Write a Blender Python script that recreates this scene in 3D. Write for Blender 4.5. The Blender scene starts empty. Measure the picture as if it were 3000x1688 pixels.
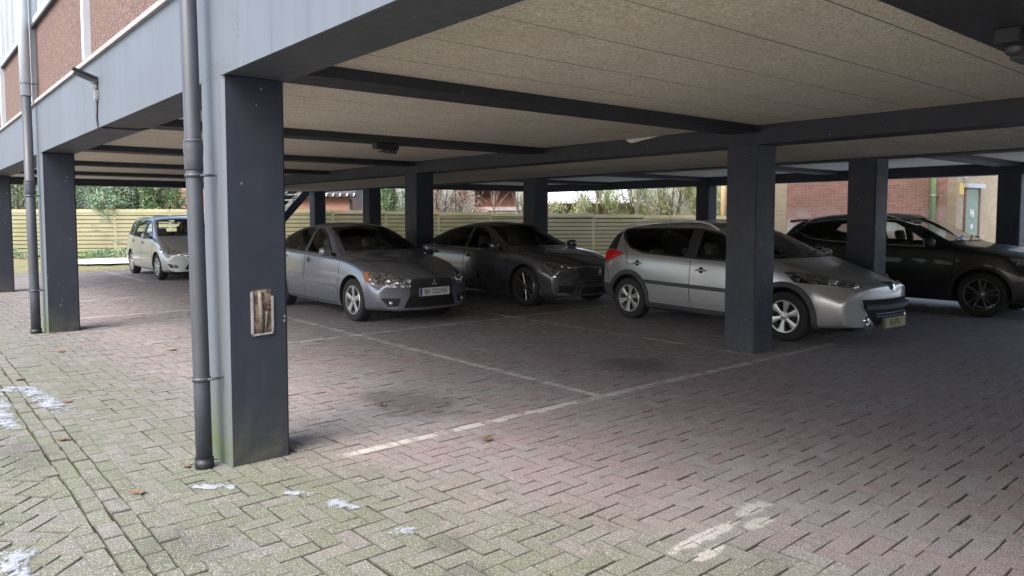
import bpy, bmesh, math, random
import numpy as np
from mathutils import Vector, Matrix
from mathutils.bvhtree import BVHTree
random.seed(7)
NR = np.random.RandomState(11)
scene = bpy.context.scene
COL = scene.collection
PI = math.pi
R = math.radians

# ------------------------------------------------------------------ helpers
def tag(o, label=None, cat=None, group=None, kind=None):
    if label: o['label'] = label
    if cat: o['category'] = cat
    if group: o['group'] = group
    if kind: o['kind'] = kind
    return o

def empty(name, loc=(0, 0, 0), rz=0.0):
    o = bpy.data.objects.new(name, None); COL.objects.link(o)
    o.empty_display_size = .2
    o.location = loc; o.rotation_euler = (0, 0, rz)
    return o

def link(name, me, parent=None):
    o = bpy.data.objects.new(name, me); COL.objects.link(o)
    if parent is not None: o.parent = parent
    return o

class MB:
    """mesh builder: collects shapes, builds ONE mesh object"""
    def __init__(s):
        s.v = []; s.f = []; s.m = []; s.sm = []
    def add(s, vs, fs, mi=0, smooth=False):
        b = len(s.v); s.v += [tuple(p) for p in vs]
        s.f += [tuple(b + i for i in f) for f in fs]
        s.m += [mi] * len(fs); s.sm += [smooth] * len(fs)
        return s
    def box(s, x0, x1, y0, y1, z0, z1, mi=0):
        vs = [(x, y, z) for z in (z0, z1) for y in (y0, y1) for x in (x0, x1)]
        fs = [(0, 2, 3, 1), (4, 5, 7, 6), (0, 1, 5, 4), (2, 6, 7, 3), (0, 4, 6, 2), (1, 3, 7, 5)]
        return s.add(vs, fs, mi)
    def cbox(s, x0, x1, y0, y1, z0, z1, c=.01, mi=0, top=True, bot=True):
        """box with chamfered vertical edges"""
        P = [(x0 + c, y0), (x1 - c, y0), (x1, y0 + c), (x1, y1 - c), (x1 - c, y1), (x0 + c, y1), (x0, y1 - c), (x0, y0 + c)]
        return s.prism([(p[0], p[1]) for p in P], z0, z1, mi)
    def prism(s, poly, z0, z1, mi=0):
        n = len(poly)
        vs = [(p[0], p[1], z0) for p in poly] + [(p[0], p[1], z1) for p in poly]
        fs = [tuple(range(n - 1, -1, -1)), tuple(range(n, 2 * n))]
        fs += [(i, (i + 1) % n, n + (i + 1) % n, n + i) for i in range(n)]
        return s.add(vs, fs, mi)
    def obox(s, c, ax, ay, az, mi=0):
        """oriented box: centre and three half-axis vectors"""
        c = Vector(c); ax = Vector(ax); ay = Vector(ay); az = Vector(az)
        vs = [c + ax * i + ay * j + az * k for k in (-1, 1) for j in (-1, 1) for i in (-1, 1)]
        fs = [(0, 2, 3, 1), (4, 5, 7, 6), (0, 1, 5, 4), (2, 6, 7, 3), (0, 4, 6, 2), (1, 3, 7, 5)]
        return s.add(vs, fs, mi)
    def tube(s, pts, r, n=10, mi=0, caps=True):
        pts = [Vector(p) for p in pts]; k = len(pts)
        rr = r if isinstance(r, (list, tuple)) else [r] * k
        rings = []; up0 = None
        for i, p in enumerate(pts):
            d = (pts[min(i + 1, k - 1)] - pts[max(i - 1, 0)])
            if d.length < 1e-9: d = Vector((0, 0, 1))
            d.normalize()
            if up0 is None:
                up0 = Vector((0, 0, 1)) if abs(d.z) < .9 else Vector((1, 0, 0))
            a = d.cross(up0); 
            if a.length < 1e-6: a = d.cross(Vector((0, 1, 0)))
            a.normalize(); b = d.cross(a).normalized(); up0 = -b if (-b).dot(up0) > 0 else b
            rings.append([p + (a * math.cos(t) + b * math.sin(t)) * rr[i] for t in [2 * PI * j / n for j in range(n)]])
        vs = [q for rg in rings for q in rg]
        fs = []
        for i in range(k - 1):
            for j in range(n):
                fs.append((i * n + j, i * n + (j + 1) % n, (i + 1) * n + (j + 1) % n, (i + 1) * n + j))
        s.add(vs, fs, mi, True)
        if caps:
            b = len(s.v) - len(vs)
            s.f.append(tuple(b + j for j in range(n - 1, -1, -1))); s.f.append(tuple(b + (k - 1) * n + j for j in range(n)))
            s.m += [mi, mi]; s.sm += [False, False]
        return s
    def lathe(s, prof, origin=(0, 0, 0), axis='z', n=32, mi=0, smooth=True, closed=False):
        """profile (radius, height) spun round an axis"""
        k = len(prof); vs = []
        for (r, h) in prof:
            for j in range(n):
                a = 2 * PI * j / n; c, d = r * math.cos(a), r * math.sin(a)
                if axis == 'z': p = (c, d, h)
                elif axis == 'y': p = (c, h, d)
                else: p = (h, c, d)
                vs.append((p[0] + origin[0], p[1] + origin[1], p[2] + origin[2]))
        fs = []
        for i in range(k if closed else k - 1):
            for j in range(n):
                i2 = (i + 1) % k
                fs.append((i * n + j, i * n + (j + 1) % n, i2 * n + (j + 1) % n, i2 * n + j))
        s.add(vs, fs, mi, smooth)
        return s
    def mesh(s, name='mesh', mats=None, sharp=None):
        me = bpy.data.meshes.new(name)
        me.from_pydata([tuple(v) for v in s.v], [], s.f)
        if mats:
            for m in (mats if isinstance(mats, (list, tuple)) else [mats]): me.materials.append(m)
        me.polygons.foreach_set('material_index', s.m)
        me.polygons.foreach_set('use_smooth', s.sm)
        if sharp: me.set_sharp_from_angle(angle=R(sharp))
        me.update()
        return me
    def build(s, name, mats, parent=None, bevel=0, fix=True, sharp=None):
        me = s.mesh(name, mats)
        if fix or bevel:
            bm = bmesh.new(); bm.from_mesh(me)
            if fix: bmesh.ops.recalc_face_normals(bm, faces=bm.faces)
            if bevel:
                es = [e for e in bm.edges if len(e.link_faces) == 2 and e.calc_face_angle(0) > R(40)]
                bmesh.ops.bevel(bm, geom=es, offset=bevel, segments=2, profile=.5, affect='EDGES', clamp_overlap=True)
            bm.to_mesh(me); bm.free()
        if sharp: me.set_sharp_from_angle(angle=R(sharp))
        return link(name, me, parent)

# ------------------------------------------------------------------ materials
def newmat(name):
    m = bpy.data.materials.new(name); m.use_nodes = True
    nt = m.node_tree; b = nt.nodes['Principled BSDF']
    return m, nt, b

def setp(b, **k):
    names = {'rough': 'Roughness', 'metal': 'Metallic', 'spec': 'Specular IOR Level', 'coat': 'Coat Weight',
             'coatr': 'Coat Roughness', 'trans': 'Transmission Weight', 'ior': 'IOR', 'alpha': 'Alpha'}
    for a, v in k.items():
        if a == 'col': b.inputs['Base Color'].default_value = (*v, 1)
        else: b.inputs[names[a]].default_value = v

class NG:
    """tiny node graph helper"""
    def __init__(s, nt): s.nt = nt; s.N = nt.nodes; s.L = nt.links
    def n(s, t, **k):
        x = s.N.new(t)
        for a, v in k.items(): setattr(x, a, v)
        return x
    def put(s, sock, v):
        if isinstance(v, (int, float)): sock.default_value = v
        elif isinstance(v, tuple):
            if len(v) == 3 and len(sock.default_value) == 4: v = (*v, 1)
            sock.default_value = v
        else: s.L.new(v, sock)
    def math(s, op, a, b=0.0, c=None, clamp=False):
        x = s.n('ShaderNodeMath', operation=op, use_clamp=clamp)
        s.put(x.inputs[0], a); s.put(x.inputs[1], b)
        if c is not None: s.put(x.inputs[2], c)
        return x.outputs[0]
    def mix(s, f, a, b, blend='MIX'):
        x = s.n('ShaderNodeMix', data_type='RGBA', blend_type=blend)
        s.put(x.inputs[0], f); s.put(x.inputs[6], a); s.put(x.inputs[7], b)
        return x.outputs[2]
    def ramp(s, f, lo, hi, a=0.0, b=1.0):
        x = s.n('ShaderNodeMapRange', clamp=True)
        s.put(x.inputs[0], f); s.put(x.inputs[1], lo); s.put(x.inputs[2], hi); s.put(x.inputs[3], a); s.put(x.inputs[4], b)
        return x.outputs[0]
    def noise(s, scale, detail=3.0, rough=.55, vec=None, dist=0.0):
        x = s.n('ShaderNodeTexNoise'); x.inputs['Scale'].default_value = scale
        x.inputs['Detail'].default_value = detail; x.inputs['Roughness'].default_value = rough
        x.inputs['Distortion'].default_value = dist
        if vec is not None: s.L.new(vec, x.inputs['Vector'])
        return x.outputs[0]
    def obj(s): return s.n('ShaderNodeTexCoord').outputs['Object']
    def pos(s): return s.n('ShaderNodeNewGeometry').outputs['Position']
    def sep(s, v):
        x = s.n('ShaderNodeSeparateXYZ'); s.L.new(v, x.inputs[0]); return x.outputs
    def mapping(s, v, scale=(1, 1, 1), rot=(0, 0, 0), loc=(0, 0, 0)):
        x = s.n('ShaderNodeMapping'); s.L.new(v, x.inputs[0])
        x.inputs['Scale'].default_value = scale; x.inputs['Rotation'].default_value = rot; x.inputs['Location'].default_value = loc
        return x.outputs[0]
    def bump(s, h, strength=.3, dist=.01, normal=None):
        x = s.n('ShaderNodeBump'); x.inputs['Strength'].default_value = strength; x.inputs['Distance'].default_value = dist
        s.L.new(h, x.inputs['Height'])
        if normal is not None: s.L.new(normal, x.inputs['Normal'])
        return x.outputs[0]

def plain(name, col, rough=.5, metal=0.0, var=.12, scale=6.0, bump=0.0, coat=0.0, spec=.5, bscale=60.0):
    m, nt, b = newmat(name); g = NG(nt)
    setp(b, rough=rough, metal=metal, coat=coat, spec=spec)
    if coat: setp(b, coatr=.06)
    v = g.obj()
    n = g.noise(scale, 4, .6, v)
    f = g.ramp(n, .3, .7)
    c = g.mix(f, tuple(x * (1 - var) for x in col), tuple(min(1, x * (1 + var)) for x in col))
    g.put(b.inputs['Base Color'], c)
    g.put(b.inputs['Roughness'], g.ramp(n, .2, .8, max(.02, rough - .06), min(1, rough + .08)))
    if bump:
        g.put(b.inputs['Normal'], g.bump(g.noise(bscale, 4, .6, v), bump, .004))
    return m
# ------------------------------------------------------------------ car materials
def paint(name, col, metal=.55, rough=.32, dirt=.25, coat=.8):
    m, nt, b = newmat(name); g = NG(nt)
    setp(b, metal=metal, rough=rough, coat=.8, coatr=.07)
    v = g.obj(); z = g.sep(v)[2]
    n = g.noise(5, 5, .6, v)
    low = g.math('MULTIPLY', g.ramp(z, .65, .2), g.ramp(n, .35, .7))
    d = g.math('MULTIPLY', low, dirt)
    fl = g.noise(900, 1, .5, v)
    c0 = g.mix(g.ramp(fl, .35, .65), tuple(x * .85 for x in col), tuple(min(1, x * 1.15) for x in col))
    g.put(b.inputs['Base Color'], g.mix(d, c0, (.13, .12, .105)))
    g.put(b.inputs['Metallic'], g.ramp(d, 0, 1, metal, 0.0))
    g.put(b.inputs['Roughness'], g.ramp(d, 0, .6, rough, .7))
    g.put(b.inputs['Coat Weight'], g.ramp(d, 0, .5, coat, .1))
    return m

def glassmat(name, tint=(.55, .72, .66), refl=1.0):
    m, nt, b = newmat(name); g = NG(nt)
    nt.nodes.remove(b)
    out = [n for n in nt.nodes if n.type == 'OUTPUT_MATERIAL'][0]
    t = g.n('ShaderNodeBsdfTransparent'); t.inputs[0].default_value = (*tint, 1)
    gl = g.n('ShaderNodeBsdfGlossy'); gl.inputs['Roughness'].default_value = .02
    fr = g.n('ShaderNodeFresnel'); fr.inputs[0].default_value = 1.5
    mx = g.n('ShaderNodeMixShader')
    g.L.new(g.math('MULTIPLY', fr.outputs[0], refl, clamp=True), mx.inputs[0]); g.L.new(t.outputs[0], mx.inputs[1]); g.L.new(gl.outputs[0], mx.inputs[2])
    g.L.new(mx.outputs[0], out.inputs[0])
    return m

def lampmat(name, tint=(.7, .72, .75)):
    m, nt, b = newmat(name); g = NG(nt)
    setp(b, metal=.85, rough=.16, coat=1.0, coatr=.03)
    v = g.obj(); n = g.noise(16, 2, .5, v, 1.0)
    vo = g.n('ShaderNodeTexVoronoi'); vo.inputs['Scale'].default_value = 11; g.L.new(v, vo.inputs['Vector'])
    f = g.ramp(n, .36, .64)
    g.put(b.inputs['Base Color'], g.mix(f, tuple(x * .12 for x in tint), tint))
    g.put(b.inputs['Normal'], g.bump(vo.outputs[0], .6, .02))
    return m

MT = dict(
    tyre=plain('tyre_rubber', (.018, .018, .019), .8, var=.3, scale=20, bump=.3),
    blackp=plain('black_plastic', (.018, .018, .021), .55, var=.2, scale=12),
    cladding=plain('dark_grey_cladding', (.045, .048, .058), .6, var=.15, scale=12),
    well=plain('wheel_well', (.008, .008, .009), .95, var=.3),
    interior=plain('cabin_trim', (.035, .035, .037), .85, var=.3, scale=9),
    seat=plain('seat_fabric', (.11, .11, .118), .95, var=.3, scale=30),
    rim=plain('alloy_rim', (.55, .56, .57), .32, metal=.75, var=.12, scale=9),
    rimd=plain('dark_alloy_rim', (.22, .22, .23), .3, metal=.85, var=.15, scale=9),
    chrome=plain('chrome', (.75, .75, .76), .12, metal=1, var=.05),
    disc=plain('brake_disc', (.03, .028, .026), .6, metal=.3, var=.4, scale=15),
    glass=glassmat('tinted_glass', (.90, .98, .95)),
    privacy=glassmat('dark_glass', (.80, .90, .87)),
    screen=glassmat('windscreen_glass', (.93, .985, .965)),
    lamp=lampmat('lamp_reflector'),
    lampdark=lampmat('lamp_reflector_dark', (.42, .43, .45)),
    lens=plain('lens_glass', (.55, .57, .6), .05, metal=.9, var=.1, coat=1),
    amber=plain('amber_lens', (.42, .15, .06), .15, var=.15, scale=40, coat=1),
    red=plain('red_lens', (.55, .012, .012), .12, var=.3, scale=25, coat=1),
    gap=plain('panel_gap', (.004, .004, .005), .9, var=.1),
    white=plain('white_plate', (.62, .63, .64), .4, var=.08, scale=30),
    yellow=plain('yellow_plate', (.36, .29, .13), .4, var=.1, scale=30),
    railm=plain('satin_rail', (.55, .56, .57), .45, metal=.2),
    ink=plain('plate_ink', (.01, .01, .012), .5, var=.1),
    blue=plain('plate_blue', (.02, .05, .25), .5, var=.1),
)

def cut(x):
    """interpolate a keyed table [(x, v), ...]"""
    xs = [a for a, _ in x]; vs = [b for _, b in x]
    o = np.argsort(xs); xs = np.array(xs)[o]; vs = np.array(vs)[o]
    return lambda t: float(np.interp(t, xs, vs))

class Car:
    def __init__(s, spec): 
        s.S = spec
        for k in ('w', 'zb', 'zs', 'ws', 'yr', 'zr', 'zt'): setattr(s, k, cut(spec[k]))
    def section(s, x, inset=0.0):
        w, zb, zs, ws, yr, zr, zt = [getattr(s, k)(x) for k in ('w', 'zb', 'zs', 'ws', 'yr', 'zr', 'zt')]
        zw = s.S.get('zw', .58); zw = min(zw, zs - .12)
        zlo = zb + (zw - zb) * .42
        return [(0, zb), (.55 * w, zb), (w - .11, zb), (w - .035, zb + .05), (w - .012, zlo), (w, zw), (ws + (w - ws) * .45, zs - .075), (ws, zs),
                (yr, zr), (yr * .66, zt - (zt - zr) * .30), (0, zt)]
    def warp(s, p):
        x, y, z = p; S = s.S; W = .88
        fo, ro = S['fo'], -S['wb'] - S['ro']
        kf, kr = S.get('kf', .30), S.get('kr', .16)
        t = max(0, min(1, (x - (fo - .75)) / .75)); t = t * t * (3 - 2 * t)
        x -= t * kf * (abs(y) / W) ** 2.2
        zf = S.get('zf', .5); x -= t * S.get('rf', .5) * max(0, z - zf) ** 2 * 1.0 + t * .35 * max(0, zf - .12 - z) ** 2
        t = max(0, min(1, ((ro + .5) - x) / .5))
        x += t * kr * (abs(y) / W) ** 2.2 + t * .35 * max(0, .42 - z) ** 2
        return (x, y, z)
    def body_mesh(s, mat):
        st = s.S['st']; rows = []; vs = []
        for x in st:
            h = s.section(x); n = len(h)
            ring = [(x, -y, z) for (y, z) in h] + [(x, y, z) for (y, z) in h[-2:0:-1]]
            rows.append(len(vs)); vs += [s.warp(p) for p in ring]
        m = 2 * (n - 1); fs = []
        for i in range(len(st) - 1):
            a, b = rows[i], rows[i + 1]
            for j in range(m):
                fs.append((a + j, a + (j + 1) % m, b + (j + 1) % m, b + j))
        for a, rev, x in ((rows[0], False, st[0]), (rows[-1], True, st[-1])):
            h = s.section(x); grid = []
            Rr = lambda j: a + (m - j) % m
            grid.append([a + 2, a + 1, a, Rr(1), Rr(2)])
            for j in range(3, n - 3):
                row = [a + j]
                for t in (-.5, 0, .5): row.append(len(vs)); vs.append(s.warp((x, t * h[j][0], h[j][1])))
                grid.append(row + [Rr(j)])
            grid.append([a + n - 3, a + n - 2, a + n - 1, Rr(n - 2), Rr(n - 3)])
            for i in range(len(grid) - 1):
                for k in range(4):
                    q = (grid[i][k], grid[i][k + 1], grid[i + 1][k + 1], grid[i + 1][k])
                    fs.append(q if rev else q[::-1])
        bm = bmesh.new()
        V = [bm.verts.new(v) for v in vs]; bm.verts.ensure_lookup_table()
        for f in fs:
            try: bm.faces.new([V[i] for i in f])
            except ValueError: pass
        bmesh.ops.recalc_face_normals(bm, faces=bm.faces)
        cr = bm.edges.layers.float.get('crease_edge') or bm.edges.layers.float.new('crease_edge')
        # crease: beltline, roof rail, sill
        K = s.S.get('crease', {7: .35, 8: .30, 3: .4})
        idx = {v: i for i, v in enumerate(bm.verts)}
        for i in range(len(st) - 1):
            for j, c in K.items():
                for jj in (j, (m - j) % m):
                    e = bm.edges.get((V[rows[i] + jj], V[rows[i + 1] + jj]))
                    if e: e[cr] = c
        for e in bm.edges:
            if e[cr] == 0:
                a, b = e.verts
                if idx[a] < m * len(st) and idx[b] < m * len(st) and idx[a] // m == idx[b] // m and idx[a] // m in (0, len(st) - 1) and abs(idx[a] - idx[b]) in (1, m - 1): e[cr] = .3
        me = bpy.data.meshes.new('body'); bm.to_mesh(me); bm.free()
        me.polygons.foreach_set('use_smooth', [True] * len(me.polygons))
        me.materials.append(mat)
        return me
    def cavity_mesh(s):
        S = s.S; x0, x1 = S['cav']; vs = []; rows = []; N = 26; t = .035
        for i in range(N):
            x = x0 + (x1 - x0) * i / (N - 1)
            w, zs, ws, yr, zr, zt = [getattr(s, k)(x) for k in ('w', 'zs', 'ws', 'yr', 'zr', 'zt')]
            tz = t + (.05 if (x > S['wsx'] or x < S['rwx']) else 0)
            fl = S['rad'] + .13 if (abs(x) < .44 or abs(x + S['wb']) < .44) else .34
            fl = fl + .30 if fl > .4 else fl
            h = [(w - .13, fl), (w - .09, max(.6, fl + .02)), (ws - .05, zs - .05), (ws - .055, zs), (yr - .045, zr - tz), (yr * .6, zt - tz - (zt - zr) * .3), ]
            h = [(max(.05, a), max(b, .36) if k else b) for k, (a, b) in enumerate(h)]
            for k in range(1, len(h)): h[k] = (h[k][0], max(h[k][1], h[k - 1][1] + .01))
            ring = [(x, -y, z) for y, z in h] + [(x, y, z) for y, z in h[::-1]]
            rows.append(len(vs)); vs += ring
        m = 12; fs = []
        for i in range(N - 1):
            for j in range(m):
                fs.append((rows[i] + j, rows[i] + (j + 1) % m, rows[i + 1] + (j + 1) % m, rows[i + 1] + j))
        fs.append(tuple(range(m - 1, -1, -1))); fs.append(tuple(rows[-1] + j for j in range(m)))
        return vs, fs

def to_obj(name, vs, fs, mat):
    me = bpy.data.meshes.new(name); me.from_pydata([tuple(v) for v in vs], [], fs)
    bm = bmesh.new(); bm.from_mesh(me); bmesh.ops.recalc_face_normals(bm, faces=bm.faces); bm.to_mesh(me); bm.free()
    me.materials.append(mat)
    o = bpy.data.objects.new(name, me); COL.objects.link(o); return o

def eval_mesh(o):
    dg = bpy.context.evaluated_depsgraph_get(); dg.update()
    return bpy.data.meshes.new_from_object(o.evaluated_get(dg), depsgraph=dg)

def prism_dir(poly3, d, l0, l1):
    d = Vector(d).normalized(); P = [Vector(p) for p in poly3]; n = len(P)
    vs = [p + d * l0 for p in P] + [p + d * l1 for p in P]
    fs = [tuple(range(n)), tuple(range(2 * n - 1, n - 1, -1))] + [(i, (i + 1) % n, n + (i + 1) % n, n + i) for i in range(n)]
    return vs, fs

def smooth_poly(P, k=4, closed=True):
    """Catmull-Rom through 3D points"""
    P = [Vector(p) for p in P]; n = len(P); out = []
    rng = range(n) if closed else range(n - 1)
    for i in rng:
        if closed: p0, p1, p2, p3 = P[(i - 1) % n], P[i], P[(i + 1) % n], P[(i + 2) % n]
        else: p0, p1, p2, p3 = P[max(i - 1, 0)], P[i], P[i + 1], P[min(i + 2, n - 1)]
        for j in range(k):
            t = j / k
            out.append(.5 * ((2 * p1) + (p2 - p0) * t + (2 * p0 - 5 * p1 + 4 * p2 - p3) * t * t + (3 * p1 - p0 - 3 * p2 + p3) * t ** 3))
    if not closed: out.append(P[-1])
    return out

class Skin:
    """projects patches and ribbons onto the car body"""
    def __init__(s, me):
        s.bvh = BVHTree.FromPolygons([v.co.copy() for v in me.vertices], [tuple(p.vertices) for p in me.polygons])
    def hit(s, p, d):
        loc, nor, i, dist = s.bvh.ray_cast(p - d * 4, d)
        if loc is None:
            loc, nor, i, dist = s.bvh.find_nearest(p)
        if nor.dot(d) > 0: nor = -nor
        return loc, nor
    def patch(s, poly, d, off=.003, thick=.012, res=.05, smooth=0):
        """returns (verts, faces) of a patch following the body"""
        d = Vector(d).normalized()
        P = smooth_poly(poly, smooth) if smooth else [Vector(p) for p in poly]
        e1 = d.cross(Vector((0, 0, 1)))
        if e1.length < .1: e1 = Vector((1, 0, 0))
        e1.normalize(); e2 = e1.cross(d).normalized()
        bm = bmesh.new()
        base = P[0].dot(d)
        vs = [bm.verts.new((p.dot(e1), p.dot(e2), 0)) for p in P]
        try: bm.faces.new(vs)
        except ValueError: return [], []
        xs = [v.co.x for v in vs]; ys = [v.co.y for v in vs]
        for a, (lo, hi) in ((0, (min(xs), max(xs))), (1, (min(ys), max(ys)))):
            k = int((hi - lo) / res)
            for i in range(1, k + 1):
                c = lo + (hi - lo) * i / (k + 1)
                co = (c, 0, 0) if a == 0 else (0, c, 0); no = (1, 0, 0) if a == 0 else (0, 1, 0)
                bmesh.ops.bisect_plane(bm, geom=bm.verts[:] + bm.edges[:] + bm.faces[:], dist=1e-5, plane_co=co, plane_no=no)
        bm.verts.ensure_lookup_table(); bm.verts.index_update()
        top = []; bot = []
        for v in bm.verts:
            p = e1 * v.co.x + e2 * v.co.y + d * base
            loc, nor = s.hit(p, d)
            nn = (nor - d * .6).normalized()
            top.append(loc + nn * off); bot.append(loc - nn * (thick - off))
        n = len(top); fs = [[v.index for v in f.verts] for f in bm.faces]
        be = [(e.verts[0].index, e.verts[1].index) for e in bm.edges if len(e.link_faces) == 1]
        bm.free()
        F = [tuple(f) for f in fs] + [(a, b, n + b, n + a) for a, b in be]
        return top + bot, F
    def ribbon(s, pts, d, width=.006, off=.002, closed=False, step=.04, thick=.0):
        d = Vector(d).normalized(); P = [Vector(p) for p in pts]
        if closed: P = P + [P[0]]
        Q = []
        for a, b in zip(P[:-1], P[1:]):
            k = max(1, int((b - a).length / step))
            Q += [a.lerp(b, i / k) for i in range(k)]
        Q.append(P[-1]); H = [s.hit(q, d) for q in Q]; vs = []
        for i, (loc, nor) in enumerate(H):
            if closed and i in (0, len(H) - 1): t = H[1][0] - H[-2][0]
            else: t = H[min(i + 1, len(H) - 1)][0] - H[max(i - 1, 0)][0]
            if t.length < 1e-7: t = Vector((1, 0, 0))
            b = t.normalized().cross(nor).normalized()
            vs += [loc + b * width / 2 + nor * off * .2, loc + b * width / 2 * .7 + nor * (off + thick), loc - b * width / 2 * .7 + nor * (off + thick), loc - b * width / 2 + nor * off * .2]
        fs = []
        for i in range(len(H) - 1):
            for j in range(3): fs.append((4 * i + j, 4 * i + j + 1, 4 * i + 5 + j, 4 * i + 4 + j))
        return vs, fs

def rounded(name, x0, x1, y0, y1, z0, z1, r, mat, parent):
    b = MB(); b.box(x0, x1, y0, y1, z0, z1)
    me = b.mesh(name, mat); bm = bmesh.new(); bm.from_mesh(me)
    bmesh.ops.recalc_face_normals(bm, faces=bm.faces)
    bmesh.ops.bevel(bm, geom=bm.edges[:], offset=r, segments=3, profile=.5, affect='EDGES', clamp_overlap=True)
    for f in bm.faces: f.smooth = True
    bm.to_mesh(me); bm.free()
    return link(name, me, parent)

def make_wheel(root, x, y, rad, width, rimr, style, steer=0.0):
    """wheel = empty? no: tyre is the part, rim its sub-part"""
    sgn = 1 if y > 0 else -1
    hw = width / 2
    b = MB()
    prof = [(rimr - .005, -hw * .80), (rimr + .012, -hw * .92), (rad - .05, -hw), (rad - .018, -hw * .93), (rad - .004, -hw * .72), (rad, -hw * .5), (rad, hw * .5),
            (rad - .004, hw * .72), (rad - .018, hw * .93), (rad - .05, hw), (rimr + .012, hw * .92), (rimr - .005, hw * .80)]
    b.lathe(prof, axis='y', n=48)
    w = b.build('wheel', MT['tyre'], root)
    w.location = (x, y, rad); w.rotation_euler = (0, 0, steer)
    # rim
    f = sgn * hw
    b = MB()
    b.lathe([(rimr + .004, f * .86), (rimr - .004, f * .93), (rimr - .016, f * .92), (rimr - .022, f * .6), (rimr - .03, -f * .3)], axis='y', n=48)
    ns, kind, r0, w0, r1, w1 = style['n'], style.get('kind', 'single'), .045, style['w0'], rimr - .012, style['w1']
    def spoke(a0, off0, off1, wa, wb):
        ca, sa = math.cos(a0), math.sin(a0)
        def P(r, s_, h): return (r * ca - s_ * sa, h, r * sa + s_ * ca)
        y0, y1, t = f * .80, f * .88, -sgn * .022
        ym = f * .84
        pts = []
        rs = [r0, r0 + (r1 - r0) * .5, r1]; hs = [y0, ym, y1]
        for k in range(3):
            tt = k / 2; o = off0 + (off1 - off0) * tt; hw_ = (wa + (wb - wa) * tt ** style.get('flare', 1.0)) / 2
            pts += [P(rs[k], o - hw_, hs[k] + t), P(rs[k], o - hw_, hs[k]), P(rs[k], o, hs[k] + sgn * .007), P(rs[k], o + hw_, hs[k]), P(rs[k], o + hw_, hs[k] + t)]
        fs = []
        for k in range(2):
            for j in range(4): fs.append((5 * k + j, 5 * k + j + 1, 5 * k + 6 + j, 5 * k + 5 + j))
            fs.append((5 * k + 4, 5 * k, 5 * k + 5, 5 * k + 9))
        b.add(pts, fs)
    for i in range(ns):
        a0 = 2 * PI * i / ns + style.get('a0', PI / 2)
        if kind == 'single': spoke(a0, 0, 0, w0, w1)
        else:
            s_ = style['split']; spoke(a0, -.008, -s_, w0, w1); spoke(a0, .008, s_, w0, w1)
    b.lathe([(.001, f * .90), (.026, f * .90), (.030, f * .88), (.032, f * .84), (.062, f * .82), (.068, f * .74), (.066, f * .5)], axis='y', n=24)
    for i in range(5):
        a = 2 * PI * i / 5
        b.lathe([(.001, f * .845), (.008, f * .845), (.009, f * .80)], origin=(.047 * math.cos(a), 0, .047 * math.sin(a)), axis='y', n=8)
    b.build('rim', style.get('mat', MT['rim']), w, sharp=35)
    b = MB(); b.lathe([(.001, f * .35), (rimr - .05, f * .35), (rimr - .05, f * .25)], axis='y', n=32)
    b.lathe([(rimr - .045, f * .05), (.001, f * .05)], axis='y', n=32)
    b.build('brake_disc', MT['disc'], w)
    return w

def text_mesh(body, size, name, mat, parent, mtx, ext=.0006, sx=1.0):
    cu = bpy.data.curves.new(name, 'FONT'); cu.body = body; cu.size = size; cu.extrude = ext; cu.align_x = 'CENTER'; cu.align_y = 'CENTER'
    cu.offset = size * .012
    o = bpy.data.objects.new('tmp', cu); COL.objects.link(o)
    me = eval_mesh(o); bpy.data.objects.remove(o); bpy.data.curves.remove(cu)
    me.transform(mtx @ Matrix.Diagonal((sx, 1, 1, 1)))
    me.materials.clear(); me.materials.append(mat)
    return link(name, me, parent)

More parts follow.
